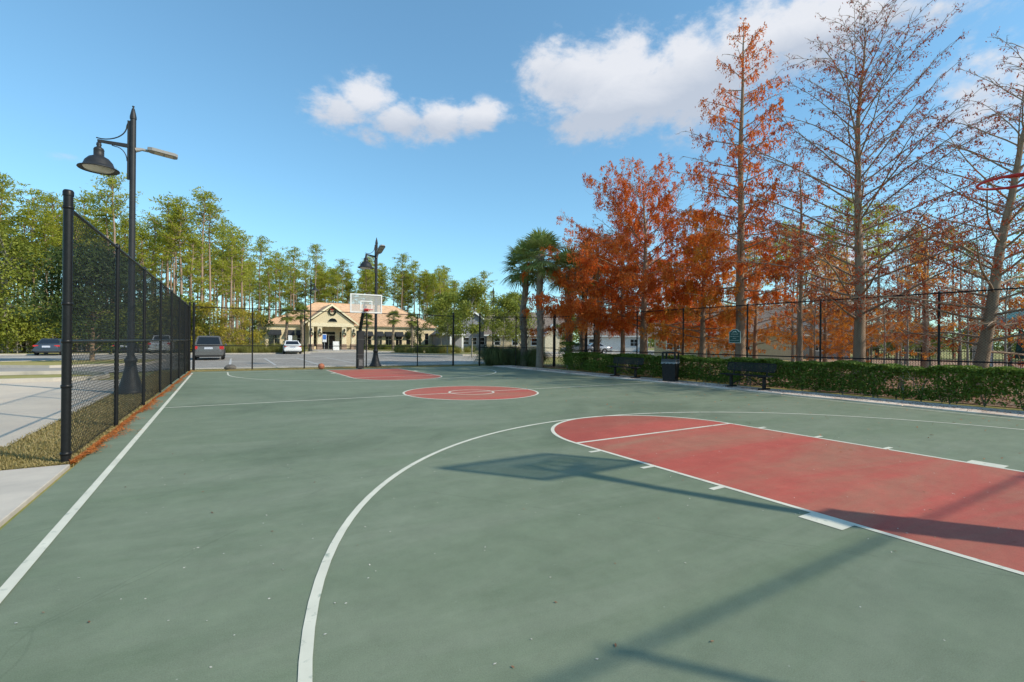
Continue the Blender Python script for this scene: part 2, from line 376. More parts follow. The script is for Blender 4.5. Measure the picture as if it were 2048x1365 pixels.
band('half_court_line', [(-7.5, YC), (7.66, YC)], z=ZL+.0005)
band('sideline', [(-7.5, NB), (-7.5, FB)], .034, ZL+.002); band('sideline', [(7.66, NB), (7.66, FB)], .03, ZL+.002)
# pavements
pm = mat('path_concrete', (.74, .62, .51), (.66, .55, .45), 1.6, rough=.9, bump=.3, bscale=50, c3=(.48, .37, .29), c3scale=1.1, c3lim=(.5, .68))
path = MB().box(8.02, 9.3, -20, 13.4, -.15, .0).build('path', mat('joint_dirt', (.08, .07, .06), (.12, .1, .08), 9, rough=.95)); path['kind'] = 'structure'
sl = MB().bev(8.0, 9.3, 0, 2.985, -.08, .03, .008).mesh('slab')
for i in range(11): link('slab', sl, pm, path, (0, -19.4+i*3.0, 0))
pad = MB().bev(-14, -7.93, -7.45, -5.05, -.12, .018, .006).build('sidewalk', mat('pale_concrete', (.56, .50, .42), (.47, .42, .36), 1.8, rough=.9, bump=.25, bscale=60, c3=(.40, .36, .31), c3scale=.7, c3lim=(.5, .7))); pad['kind'] = 'structure'

# ------------------------------------------------------------------ chain-link fences
wirem = mat('wire_vinyl', (.005, .005, .006), (.009, .009, .010), 40, rough=.5, spec=.25)
def fence(name, p0, p1, H, posts, mids, label, ends=(1, 1), wr=.0028, zb=.0, endr=.055):
    a, b = Vector((*p0, 0)), Vector((*p1, 0)); L = (b-a).length; u = (b-a).normalized()
    root = empty(name, p0+(0,), math.atan2(u.y, u.x), label, 'fence')
    for i, d in enumerate(posts):
        e = (i == 0 and ends[0]) or (i == len(posts)-1 and ends[1])
        r, h = (endr, H+.17) if e else (.032, H+.02)
        m_ = MB().tube([(d, 0, -.1), (d, 0, h)], r, 14)
        m_.lathe([(r*1.12, h-.05), (r*1.12, h), (r*.9, h+.02), (0, h+.028)], (d, 0, 0), 14)
        if e:
            for z in (H-.02, mids, H*.62, H*.3, .12): m_.lathe([(r, z-.02), (r*1.13, z-.018), (r*1.13, z+.018), (r, z+.02)], (d, 0, 0), 14)
        m_.build('post', black, root)
    MB().tube([(0, 0, H-.02), (L, 0, H-.02)], .021, 10).build('top_rail', black, root)
    MB().tube([(0, 0, mids), (L, 0, mids)], .022, 10).build('middle_rail', black, root)
    MB().tube([(0, .03, zb+.05), (L, .03, zb+.05)], .004, 4).build('tension_wire', wirem, root)
    s = .078; V = []; F = []; h = H+.03-zb
    def seg(q0, q1, off):
        d = Vector((q1[0]-q0[0], 0, q1[1]-q0[1])); nx = Vector((-d.z, 0, d.x)).normalized(); m_ = max(1, int(d.length/.22)); k = len(V)
        for i in range(m_+1):
            c = Vector((q0[0]+d.x*i/m_, .03+off, q0[1]+d.z*i/m_))
            for ang in (0, 2.094, 4.189): V.append(c+(nx*math.cos(ang)+Vector((0, 1, 0))*math.sin(ang))*wr)
        for i in range(m_):
            a = k+3*i; F.extend([(a, a+1, a+4, a+3), (a+1, a+2, a+5, a+4), (a+2, a, a+3, a+5)])
    k0 = int(-h/s)-1; k1 = int((L+h)/s)+1
    for k in range(k0, k1):
        x = k*s
        lo, hi = max(0, x), min(L, x+h)
        if hi-lo > .02: seg((lo, zb+lo-x), (hi, zb+hi-x), wr)
        lo, hi = max(0, x-h), min(L, x)
        if hi-lo > .02: seg((hi, zb+x-hi), (lo, zb+x-lo), -wr)
    mm = MB().add(V, F); o = mm.build('chain_link', wirem, root); o['kind'] = 'stuff'
    return root
fence('chain_link_fence', (-8.0, -4.9), (-7.72, 15.25), 3.1, [0, 2.95, 6.0, 9.0, 11.9, 14.8, 17.6, 20.15], 1.47, 'black chain-link fence along the left sideline, nearest the camera', endr=.048, wr=.0026)
fence('chain_link_fence', (-7.55, 15.3), (5.95, 14.95), 3.1, [0, 2.5, 4.95, 8.2, 11.2, 13.5], 1.2, 'black chain-link fence across the far end behind the far hoop')
fence('chain_link_fence', (7.6, 14.6), (11.5, 12.0), 3.1, [0, 2.3, 4.68], 1.15, 'short black chain-link fence panel in front of the palms and grass clumps')
fence('chain_link_fence', (11.5, 11.9), (12.3, -16.5), 3.1, [0, 3.6, 6.8, 9.6, 12.7, 15.45, 18.75, 21.9, 25.0, 28.4], 1.05, 'long black chain-link fence on the right behind the clipped hedge')
fence('chain_link_fence', (-8.0, -14.3), (8.2, -14.3), 3.1, [0, 3.0, 6.0, 9.1, 12.2, 16.2], 1.5, 'black chain-link fence behind the near hoop, casting its rail shadow', wr=.0016)

# ------------------------------------------------------------------ street lamps
lens = mat('lamp_lens', (.62, .60, .55), (.5, .48, .43), 14, rough=.25, spec=.6)
ledm = mat('led_panel', (.55, .47, .36), (.42, .37, .30), 30, rough=.4)
greym = mat('grey_casting', (.30, .29, .28), (.24, .235, .23), 12, rough=.55)
def lamp(loc, H, az, label, flood=None, group='street lamps', tilt=0):
    """az: direction of the bell arm"""
    root = empty('street_lamp', loc, az, label, 'street lamp', group)
    b = MB()
    b.lathe([(.34, 0), (.35, .08), (.31, .1), (.30, .16), (.255, .2), (.235, .3), (.175, .52), (.135, .74), (.125, .86), (.15, .87), (.15, .95), (.12, .97), (.11, 1.02)], (0, 0, 0), 32, flute=.045)
    b.lathe([(.0, .0), (.34, .0)], (0, 0, .002), 32); b.build('base', lampgrey, root)
    MB().lathe([(.088, .98), (.078, H*.5), (.07, H-.42), (.066, H-.34)], (0, 0, 0), 24, flute=.08).build('pole', lampgrey, root)
    MB().lathe([(.078, H-.36), (.078, H-.3), (.06, H-.2), (.035, H-.08), (.02, H-.06), (.018, H-.03), (.03, H-.015), (.03, H), (.0, H+.015)], (0, 0, 0), 16).build('finial', lampgrey, root)
    za = H-1.12; A = .75
    a = MB(); a.box(.065, .125, -.02, .02, H-2.05, H-.42)
    a.add(*(lambda v, f: (v, f))([(.1, -.03, za-.05), (A+.03, -.025, za+.0), (A+.03, .025, za+.0), (.1, .03, za-.05), (.1, -.03, za+.05), (A+.03, -.025, za+.07), (A+.03, .025, za+.07), (.1, .03, za+.05)],
         [(3, 2, 1, 0), (4, 5, 6, 7), (0, 1, 5, 4), (1, 2, 6, 5), (2, 3, 7, 6), (3, 0, 4, 7)]))
    a.build('arm', lampgrey, root)
    sc = [(.14+.56*(1-math.cos(t)), 0, za+.55-.45*math.sin(t)) for t in [i*PI/2/9 for i in range(10)]]
    MB().tube([(.12, 0, za+.62)]+sc+[(A+.06, 0, za+.115)], .016, 8).build('scroll', lampgrey, root)
    sc = [(.13+.26*(1-math.cos(t)), 0, za-.42+.36*math.sin(t)) for t in [i*PI/2/7 for i in range(8)]]
    MB().tube(sc+[(.47, 0, za-.04)], .012, 8).build('scroll', lampgrey, root)
    sh = MB(); zt = za-.02
    sh.lathe([(.0, .0), (.05, .0), (.06, -.06), (.045, -.1), (.06, -.12), (.10, -.15), (.12, -.2), (.115, -.21), (.115, -.36), (.13, -.37), (.22, -.42), (.3, -.52), (.335, -.62), (.36, -.66), (.445, -.7), (.455, -.72), (.44, -.735), (.36, -.70), (.34, -.69)], (A, 0, zt), 32)
    s_ = sh.build('lamp_shade', lampgrey, root)
    MB().lathe([(.34, -.69), (.3, -.735), (.18, -.765), (0, -.775)], (A, 0, zt), 28).build('lens', lens, s_)
    if flood is not None:
        f = empty('floodlight', (0, 0, H-1.18), flood-az); f.parent = root; f.rotation_euler[1] = -R(tilt)
        MB().tube([(.05, 0, -.02), (.2, 0, .03), (.34, 0, .02)], [.07, .04, .035], 10).build('bracket', greym, f)
        h = MB(); tl = .22
        pts = [(.32, -.11), (.42, -.17), (.95, -.17), (1.02, -.10), (1.02, .10), (.95, .17), (.42, .17), (.32, .11)]
        v = [(x, y, .03-tl*(x-.3)*.35) for x, y in pts]+[(x, y, .11-tl*(x-.3)*.35) for x, y in pts]
        h.add(v, [tuple(reversed(range(8))), tuple(range(8, 16))]+[(i, (i+1) % 8, 8+(i+1) % 8, 8+i) for i in range(8)]); h.build('housing', greym, f)
        for x0 in (.48, .72):
            q = [(x0, -.13), (x0+.2, -.13), (x0+.2, .13), (x0, .13)]
            MB().add([(x, y, .024-tl*(x-.3)*.35) for x, y in reversed(q)], [(0, 1, 2, 3)]).build('led_panel', ledm, f)
    return root
lamp((-8.55, 4.25, 0), 7.95, R(172), 'tall dark fluted street lamp with bell shade behind the left fence', flood=R(8))
lamp((1.35, 15.75, 0), 7.55, R(205), 'dark street lamp with floodlight just beyond the far hoop', flood=R(-78), tilt=38)
lamp((20.1, 35.6, 0), 7.7, R(250), 'distant street lamp on the dormant lawn, right of the fence opening')
lamp((3.2, 52.6, 0), 9.6, R(300), 'distant street lamp rising in front of the clubhouse left wing')
lamp((12.6, 10.2, 0), 7.6, R(80), 'street lamp post half hidden by the leftmost red cypress')

# ------------------------------------------------------------------ basketball hoops
glassm = bpy.data.materials.new('backboard_glass'); glassm.use_nodes = True
n = nt(glassm.node_tree)
_t = n('ShaderNodeBsdfTransparent', {'Color': (.93, .94, .95, 1)}); _d = n('ShaderNodeBsdfPrincipled', {'Base Color': (.62, .62, .60, 1), 'Roughness': .25})
_m = n('ShaderNodeMixShader', {0: .34, 1: _t.outputs[0], 2: _d.outputs[0]}); n('ShaderNodeOutputMaterial', {'Surface': _m.outputs[0]})
redm = mat('rim_red', (.62, .035, .03), (.5, .03, .028), 20, rough=.4)
padm = mat('pole_pad', (.010, .010, .011), (.02, .02, .021), 8, rough=.6)
def hoop(loc, rz, label):
    """plays towards local -Y from a pole at the origin; board face at y=-1.2"""
    root = empty('basketball_hoop', loc, rz, label, 'hoop', 'basketball hoops')
    MB().box(-.075, .075, -.075, .075, -.05, 2.15).build('pole', blackp, root)
    p = MB().bev(-.17, .17, -.17, .17, .02, 2.02, .03).build('pad', padm, root)
    MB().bev(-.1, .1, -.176, -.168, .16, .5, .001).build('pad_label', mat('pad_print', (.2, .2, .2), (.05, .05, .05), 30, rough=.6), p)
    for z in (.55, .75, 1.55, 1.98): MB().box(-.178, .178, -.178, .178, z, z+.015).build('strap', mat('strap', (.10, .10, .10), (.14, .14, .14), 20), p)
    a = MB(); a.tube([(0, 0, 2.05), (0, -.12, 2.3), (0, -.5, 2.85), (0, -.95, 3.2), (0, -1.1, 3.22)], [.09, .09, .08, .075, .075], 4, smooth=False)
    a.tube([(0, -.45, 2.8), (0, -.75, 3.3), (0, -1.12, 3.62)], .045, 4, smooth=False); a.build('extension_arm', blackp, root)
    x, z0, z1, y = .80, 2.9, 3.86, -1.2
    MB().box(-x+.04, x-.04, y-.006, y+.006, z0+.04, z1-.04).build('backboard', glassm, root)
    fr = MB()
    for b in ((-x, x, z0, z0+.06), (-x, x, z1-.06, z1), (-x, -x+.06, z0+.06, z1-.06), (x-.06, x, z0+.06, z1-.06)): fr.box(b[0], b[1], y-.03, y+.03, b[2], b[3])
    fr.build('board_frame', white, root)
    sq = MB()
    for b in ((-.305, .305, 3.06, 3.11), (-.305, .305, 3.47, 3.52), (-.305, -.255, 3.11, 3.47), (.255, .305, 3.11, 3.47)): sq.box(b[0], b[1], y-.012, y-.0075, b[2], b[3])
    sq.build('target_square', white, root)
    rim = MB(); c = (0, y-.38, 3.05)
    rim.tube([(c[0]+.232*math.cos(t), c[1]+.229*math.sin(t), c[2]) for t in [i*2*PI/40 for i in range(41)]], .013, 8, cap=False)
    r_ = rim.build('rim', redm, root)
    bk = MB(); bk.box(-.1, .1, y-.045, y-.031, 2.98, 3.12)
    bk.add([(-.09, y-.045, 3.045), (.09, y-.045, 3.045), (.12, y-.2, 3.045), (-.12, y-.2, 3.045), (-.09, y-.045, 3.06), (.09, y-.045, 3.06), (.12, y-.2, 3.06), (-.12, y-.2, 3.06)],
           [(3, 2, 1, 0), (4, 5, 6, 7), (0, 1, 5, 4), (1, 2, 6, 5), (2, 3, 7, 6), (3, 0, 4, 7)])
    for s in (-1, 1):
        bk.tube([(s*.09, y-.04, 2.94), (s*.13, y-.22, 3.04)], .009, 6)
        bk.add([(s*.10, y-.19, 3.035), (s*.22, y-.36, 3.035), (s*.235, y-.36, 3.035), (s*.12, y-.19, 3.035), (s*.10, y-.19, 3.075), (s*.22, y-.36, 3.06), (s*.235, y-.36, 3.06), (s*.12, y-.19, 3.075)],
           [(3, 2, 1, 0), (4, 5, 6, 7), (0, 1, 5, 4), (1, 2, 6, 5), (2, 3, 7, 6), (3, 0, 4, 7)])
    bk.build('bracket', redm, root)
    return root
hoop((-.1, 13.45, .02), 0, 'basketball hoop with padded black post at the far end of the court')
hoop((0.0, -12.73, .02), PI, 'near basketball hoop, only its red rim showing at the right edge')
# ------------------------------------------------------------------ trees
bark_c = mat('cypress_bark', (.36, .255, .175), (.23, .155, .105), 3, rough=.95, bump=.6, bscale=14, stretch=(4, 4, .8), c3=(.36, .30, .22), c3scale=1.4, c3lim=(.55, .75))
bark_p = mat('pine_bark', (.36, .25, .18), (.25, .17, .125), 2, rough=.95, c3=(.36, .27, .21), c3scale=.6, c3lim=(.5, .7))
bark_g = mat('grey_bark', (.33, .30, .25), (.22, .20, .165), 3, rough=.95, bump=.4, bscale=16, c3=(.42, .40, .34), c3scale=1.2, c3lim=(.5, .7))
fol_red = leafmat('cypress_rust', [(.40, .075, .02), (.66, .15, .026), (.80, .235, .036), (.80, .36, .08)], .5)
fol_org = leafmat('cypress_orange', [(.44, .11, .018), (.68, .22, .025), (.78, .33, .04), (.62, .42, .07)], .5)
fol_brn = leafmat('cypress_brown', [(.20, .035, .016), (.36, .065, .02), (.50, .10, .025)], .35)
fol_pine = leafmat('pine_needles', [(.16, .19, .03), (.32, .35, .045), (.46, .47, .065), (.56, .52, .09)], .6)
fol_oak = leafmat('oak_leaves', [(.08, .10, .02), (.18, .21, .035), (.30, .33, .05), (.40, .38, .07)], .4)
fol_yel = leafmat('yellowing_leaves', [(.14, .16, .022), (.30, .29, .03), (.44, .36, .04), (.46, .28, .05)], .35)
fol_dark = leafmat('evergreen_leaves', [(.03, .05, .014), (.06, .09, .022), (.11, .15, .035)], .25)
fol_box = leafmat('boxwood_leaves', [(.04, .07, .012), (.085, .14, .02), (.15, .22, .032), (.23, .29, .05)], .35)
fol_palm = leafmat('palm_fronds', [(.10, .15, .04), (.18, .25, .065), (.28, .34, .10), (.36, .38, .15)], .25, rough=.4, spec=.4)
fol_palmy = leafmat('yellowish_palm_fronds', [(.10, .14, .03), (.18, .22, .04), (.28, .29, .06)], .3)  # yellower green fronds for the palms before the clubhouse

def trunk_path(H, rs, wob=.12, lean=(0, 0), k=14):
    ph = rs.uniform(0, 6.3, 4)
    return [np.array([lean[0]*t+wob*(math.sin(2.2*t*3+ph[0])+.5*math.sin(5*t*3+ph[1]))*t, lean[1]*t+wob*(math.sin(2.0*t*3+ph[2])+.5*math.sin(6*t*3+ph[3]))*t, H*t]) for t in [i/(k-1) for i in range(k)]]
def at_path(P, t):
    x = t*(len(P)-1); i = min(int(x), len(P)-2); f = x-i; return P[i]*(1-f)+P[i+1]*f
def cypress(loc, H, r0, spread, label, tb=.2, nb=50, up=(15, 35), dens=(1., 1.), top=.25, fmat=None, seed=1, lean=(0, 0), leaf=.125, wide=.6, group='bald cypresses along the right fence', curl=.25, bare=0., hang=0.):
    """dens: foliage density low and high in the crown; up: branch rise low and high (degrees)"""
    rs = np.random.RandomState(seed)
    root = empty('cypress_tree', loc, 0, label, 'tree', group)
    P = trunk_path(H, rs, lean=lean, wob=H*.008)
    rad = [r0*((1-t)**.85*.9+.05)*(1+.55*math.exp(-t*H/.5)) for t in [i/13 for i in range(14)]]
    MB().tube(P, rad, 12).build('trunk', bark_c, root)
    B = MB(); LC = []; LD = []
    for i in range(nb):
        t = tb+(1-tb)*(i+rs.uniform(0, .8))/nb; t = min(t, .985)
        u = (t-tb)/(1-tb)
        az = i*2.39996+rs.uniform(-.5, .5)
        prof = (min(1, u/.12*.35+.65))*((1-u)**.75*(1-top)+top*(1-u)**.25)
        Ln = spread*prof*rs.uniform(.7, 1.12)
        el = R(up[0]+(up[1]-up[0])*u+rs.uniform(-9, 9))
        d = np.array([math.cos(az)*math.cos(el), math.sin(az)*math.cos(el), math.sin(el)])
        p = at_path(P, t).copy(); pts = [p.copy()]; m_ = 7
        side = np.array([-math.sin(az), math.cos(az), 0])*rs.uniform(-.12, .12)
        for j in range(m_):
            d = d+side*.5+np.array([0, 0, curl*(.5 if j < 3 else -.75)*rs.uniform(.1, .9)*.3])+rs.normal(0, .05, 3); d /= np.linalg.norm(d)
            p = p+d*Ln/m_; pts.append(p.copy())
        rb = max(.012, min(.055, r0*.22*(1-t)**.6+.005, .011*Ln+.008))
        B.tube(pts, [rb*(1-.85*j/m_) for j in range(m_+1)], 5, cap=False)
        dn = dens[0]+(dens[1]-dens[0])*u
        ns = int(4+Ln*2.6)
        for s in range(ns):
            f = .18+.82*(s+rs.uniform(0, 1))/ns; q = at_path(pts, min(f, .99)).copy()
            sl_ = Ln*rs.uniform(.14, .34)*(1.15-.6*f)
            dd = d*rs.uniform(.3, .9)+np.cross(d, [0, 0, 1])*(1 if s % 2 else -1)*rs.uniform(.4, 1.)+np.array([0, 0, rs.uniform(-.25, .3)]); dd /= np.linalg.norm(dd)
            q2 = q+dd*sl_*.5+[0, 0, sl_*.04]; q3 = q+dd*sl_+[0, 0, -sl_*.14]
            B.tube([q, q2, q3], [.011, .007, .003], 3, cap=False)
            # twigs
            for tw in range(int(2+sl_*3)):
                g_ = rs.uniform(.2, 1); w0 = q+(q3-q)*g_; w1 = w0+(dd*.5+unit(1, rs)[0]*.6)*sl_*.35
                B.tube([w0, w1], [.005, .002], 3, cap=False)
                if rs.uniform() < bare: continue
                k = rs.poisson(dn*16*sl_+dn*5)
                if k:
                    e = rs.uniform(0, 1, (k, 1)); LC.append(w0+(w1-w0)*e+rs.normal(0, .035, (k, 3)))
            k = rs.poisson(dn*26*sl_)
            if k and rs.uniform() > bare:
                e = rs.uniform(.1, 1, (k, 1)); LC.append(q+(q3-q)*e+rs.normal(0, .05, (k, 3)))
    B.build('branches', bark_c, root)
    if LC:
        C = np.concatenate(LC); C[:, 2] -= rs.uniform(0, leaf*.8, len(C))
        if hang:                                       # sprays hang in clumps with gaps between them
            cl_ = np.sin(C[:, 0]*2.3+seed)*np.sin(C[:, 1]*2.1+seed*2)+np.sin(C[:, 2]*2.9+C[:, 0]*1.1+seed)*.8+.35*np.sin(C[:, 0]*6.1)*np.sin(C[:, 1]*5.7+C[:, 2]*5)
            kp = cl_ > -.35; C = C[kp]; ex = C[rs.uniform(0, 1, len(C)) < .75].copy(); ex[:, 2] -= rs.uniform(.05, hang, len(ex)); ex[:, :2] += rs.normal(0, .04, (len(ex), 2)); C = np.concatenate([C, ex])
        link('foliage', quads('foliage', rand_leaves(C, leaf, leaf*wide*.55, 1.1, rs)), fmat or fol_red, root)
    return root
CY = [
 ((12.9, 5.8), 9.9, .23, 6.4, 'wide rust-red cypress left of the others, with dense leaves', dict(tb=.22, nb=60, up=(0, 52), hang=.38, dens=(1.15, .45), top=.75, seed=3, fmat=fol_red, curl=.4)),
 ((13.0, 2.2), 7.7, .16, 3.4, 'short orange cypress between two taller trunks', dict(tb=.2, nb=46, up=(2, 40), hang=.4, dens=(1.25, .8), top=.4, seed=5, fmat=fol_org)),
 ((12.7, .08), 15.3, .22, 3.8, 'tall narrow cypress with hanging rusty tufts behind the green sign', dict(tb=.19, nb=70, up=(5, 38), hang=.38, dens=(.95, .5), top=.25, seed=8, fmat=fol_red)),
 ((13.2, -2.16), 9.2, .11, 2.0, 'slender thin-trunked cypress between the two tallest trees', dict(tb=.2, nb=36, up=(10, 40), dens=(.35, .1), top=.3, seed=12, fmat=fol_red, bare=.3)),
 ((12.6, -4.48), 12.45, .20, 6.0, 'nearly bare tall cypress with upswept spreading limbs', dict(tb=.18, nb=74, up=(14, 58), leaf=.09, dens=(.5, .2), top=.62, seed=21, fmat=fol_brn, bare=.25, curl=.5)),
 ((13.0, -7.39), 9.6, .19, 4.8, 'bare leaning cypress at the right edge behind the rim', dict(tb=.14, nb=58, up=(6, 55), leaf=.09, dens=(.4, .15), top=.5, seed=31, fmat=fol_brn, lean=(-.25, -1.35), bare=.35, curl=.5)),
 ((13.4, 7.9), 8.8, .15, 4.3, 'thin red cypress just behind the wide rust-red one', dict(tb=.28, nb=40, up=(0, 35), hang=.35, dens=(.9, .6), top=.5, seed=41, fmat=fol_red)),
 ((13.0, 9.6), 8.0, .14, 5.6, 'leftmost red cypress, low and drooping before the palms', dict(tb=.3, nb=40, up=(-5, 30), hang=.4, dens=(1.15, .8), top=.6, seed=43, fmat=fol_red)),
]
for (x, y), H, r0, sp, lab, kw in CY: cypress((x, y, -.03), H, r0, sp, lab, **kw)
# second row of cypresses and bare saplings beyond
bgc = cypress((20, 4, -.03), 7.5, .14, 3.3, 'rust-leaved cypress in the second row beyond the fence', tb=.15, nb=40, up=(5, 40), dens=(.8, .4), bare=.25, seed=51, fmat=fol_org, group='second-row cypresses')
for i, (x, y, s) in enumerate(((20.5, 9.5, .85), (18.5, -.5, .8), (22, -3.2, 1.0), (26, -6.5, 1.1), (17.5, 5.2, .75), (27.5, 3, 1.0), (33, -8, 1.2), (17.2, -2.6, .72), (22.5, 6.4, .95), (24.5, 1.5, .9), (18, 8, .8), (29, 5.5, 1.1), (35, 1, 1.2), (23.5, 10.5, .9))):
    c = copy_tree(bgc); c.location = (x, y, -.03); c.rotation_euler[2] = i*1.3; c.scale = (s, s, s*1.02)
bare0 = cypress((21, -5, -.03), 5.0, .055, 1.7, 'pale leafless sapling on the leaf-strewn ground beyond the fence', tb=.25, nb=26, up=(35, 65), dens=(.03, .0), seed=61, fmat=fol_brn, group='leafless saplings', bare=.7, top=.5)
for ch in bare0.children:
    if ch.type == 'MESH' and ch.name.split('.')[0] in ('trunk', 'branches'): ch.data.materials.clear(); ch.data.materials.append(bark_g)
for i, (x, y, s) in enumerate(((19, -3.6, .9), (23, -7, 1.1), (25.5, -4.4, 1.0), (18.5, -8.4, .85), (28, -8.6, 1.2), (21.5, -1.2, .9), (30, -5.5, 1.3), (24, -1.5, 1.1), (17.2, -5.2, .7), (33, -3.5, 1.5), (36, -6, 1.7), (26.5, 1, 1.2), (38, -1, 1.9), (35, 2.5, 1.7), (40, 4, 2.0), (42, -4, 2.1), (16.2, -1.2, .9), (16.0, -3.9, .8), (20, 1.6, 1.3), (23, 3.5, 1.5), (22, -5.2, 1.2), (19.6, -6.5, 1.0), (27, -3.0, 1.5), (29, .5, 1.7), (31.5, -9, 1.6), (25.5, -7.8, 1.3))):
    c = copy_tree(bare0); c.location = (x, y, -.03); c.rotation_euler[2] = i*2.1; c.scale = (s, s, s)

# pines
def pine(H, seed, crown=.42, spread=2.6, nl=1500, fm=None):
    nl = int(nl*1.0)
    rs = np.random.RandomState(seed)
    root = empty('pine_tree')
    P = trunk_path(H, rs, wob=H*.006)
    t_ = MB().tube(P, [.2*(1-.8*i/13)+.01 for i in range(14)], 7); t_.build('trunk', bark_p, root)
    B = MB(); C = []
    nb = 20
    for i in range(nb):
        u = (i+rs.uniform(0, 1))/nb; t = 1-crown*(1-u); az = i*2.4+rs.uniform(-.7, .7)
        Ln = spread*math.sqrt(max(.03, 1-(1.25*u-.28)**2))*rs.uniform(.45, 1.12)
        el = R(rs.uniform(5, 40)+25*u); d = np.array([math.cos(az)*math.cos(el), math.sin(az)*math.cos(el), math.sin(el)])
        p = at_path(P, min(t, .99)); e = p+d*Ln+[0, 0, .1*Ln]
        B.tube([p, (p+e)/2+[0, 0, -.06*Ln], e], [.055, .035, .015], 4, cap=False)
        for c in range(4):
            q = p+(e-p)*(1.02-.2*c)+rs.normal(0, .28, 3); k = int(nl/nb/4); q[2] += .12
            C.append(q+unit(k, rs)*rs.uniform(.1, .75, (k, 1))*[1.15, 1.15, .5])
    B.build('branches', bark_p, root)
    C = np.concatenate(C)
    link('foliage', quads('foliage', rand_leaves(C, .40, .12, -.25, rs)), fm or fol_pine, root)
    return root
PV = [pine(20, 100, .36, 3.0, 1900), pine(21, 101, .30, 2.7, 1600), pine(18.5, 102, .46, 3.2, 2300), pine(21.5, 103, .25, 2.8, 1500), pine(17, 104, .52, 2.9, 2400), pine(19.5, 105, .40, 2.6, 1800)]
npine = [0]*6; rp = random.Random(5)
def put_pine(x, y, s, label, group):
    i = rp.randrange(6); o = PV[i] if npine[i] == 0 else copy_tree(PV[i]); npine[i] += 1
    o.location = (x, y, -.03); o.rotation_euler = (rp.uniform(-.025, .025), rp.uniform(-.025, .025), rp.uniform(0, 6.3)); o.scale = (s*rp.uniform(.9, 1.25), s*rp.uniform(.9, 1.25), s)
    tag(o, label, 'tree', group)
for i in range(72):                                   # woods behind the left of the lot
    y = 55+rp.uniform(0, 34); x = -6.4+(y+12.6)*(-.31+.35*((i*.618034) % 1)); y += max(0, x+11)*1.5
    put_pine(x, y, rp.uniform(.68, .95), 'tall slim pine in the woods behind the left parking row', 'pines behind the left parking row')
for i in range(120):                                  # behind the clubhouse
    f = (i*.618034) % 1; x = -6+64*f; y = 97+rp.uniform(0, 34)
    put_pine(x, y, rp.uniform(.74, 1.1)*(1.0-.18*max(0, f-.6)/.4), 'tall bare-trunked pine in the stand behind the tan clubhouse', 'pines behind the clubhouse')
for i in range(34):                                   # low and far, right of the clubhouse
    f = (i*.618034) % 1; put_pine(66+110*f, 135+rp.uniform(-20, 30)-50*f, rp.uniform(.5, .78), 'small distant pine on the skyline right of the clubhouse', 'distant skyline pines')
for i in range(30):                                   # behind the cypresses
    f = (i*.618034) % 1; put_pine(52+26*f+rp.uniform(-3, 8), 30-46*f+rp.uniform(-5, 5), rp.uniform(.62, .92), 'tall pine far behind the red cypresses on the right', 'pines behind the cypresses')

# leafy trees and shrubs
def leafy(name, H, w, seed, fm, nl=3500, leaf=.22, trunk=.35, tr=.12, bk=None, clumps=26, low=.0, gap=1.0):
    rs = np.random.RandomState(seed); root = empty(name)
    B = MB(); P = trunk_path(H*.8, rs, wob=H*.015)
    B.tube(P, [tr*(1-.85*i/13)+.008 for i in range(14)], 7).build('trunk', bk or bark_g, root)
    Bb = MB(); C = []
    for i in range(clumps):
        u = rs.uniform(0, 1)**.8; z = H*(trunk+(1-trunk)*u); rr = w*math.sqrt(max(.05, 1-(2*u-.85)**2/1.5))*rs.uniform(.25, 1.0)
        a = i*2.4+rs.uniform(-.5, .5); q = np.array([math.cos(a)*rr, math.sin(a)*rr, z])
        p = at_path(P, min(.97, max(.1, (z/H-.12)/.85)))
        Bb.tube([p, (p+q)/2+rs.normal(0, .1, 3), q], [tr*.35, tr*.2, .01], 4, cap=False)
        k = nl//clumps; s = w*.36*rs.uniform(.7, 1.3)
        C.append(q+unit(k, rs)*(rs.uniform(0, 1, (k, 1))**.5)*s*[1, 1, .8*gap])
    Bb.build('branches', bk or bark_g, root)
    C = np.concatenate(C); C[:, 2] = np.maximum(C[:, 2], .05)
    link('foliage', quads('foliage', rand_leaves(C, leaf, leaf*.5, .1, rs)), fm, root)
    return root
def place(o, x, y, s=1., rz=0., label=None, cat='tree', group=None, z=-.03, sz=None):
    o.location = (x, y, z); o.rotation_euler[2] = rz; o.scale = (s, s, sz or s); tag(o, label, cat, group); return o
oak = place(leafy('oak_tree', 12.5, 5.6, 201, fol_oak, 9000, .30, .22, .3, clumps=60), -25.2, 55.5, 1.0, .4, 'broad spreading oak at the far left edge of the lot', 'tree')
place(copy_tree(oak), -29.0, 58.5, 1.08, 2.2, 'tall oak behind the spreading oak on the far left', 'tree')
place(leafy('oak_tree', 7.6, 3.3, 203, fol_dark, 12000, .26, .2, .14, bk=bark_c, clumps=60), -13.4, 27.2, .92, .2, 'dense dark live oak on the grass island behind the left fence', 'tree')
yb = place(leafy('shrub', 5.2, 2.3, 205, fol_yel, 3800, .2, .05, .07, clumps=40), -5.2, 52.5, 1.0, 0, 'yellow-green shrub beside the grey minivan, leftmost of the thicket', 'shrub', 'yellow-green thicket')
place(copy_tree(yb), -3.4, 54.5, .95, 1.7, 'yellow-green shrub in the middle of the thicket by the lot', 'shrub', 'yellow-green thicket')
place(copy_tree(yb), -7.6, 53.4, 1.08, 3.1, 'yellow-green shrub partly behind the far corner post', 'shrub', 'yellow-green thicket')
place(copy_tree(yb), -10.5, 54.5, 1.0, 4.3, 'yellow-green shrub behind the silver pickup', 'shrub', 'yellow-green thicket')
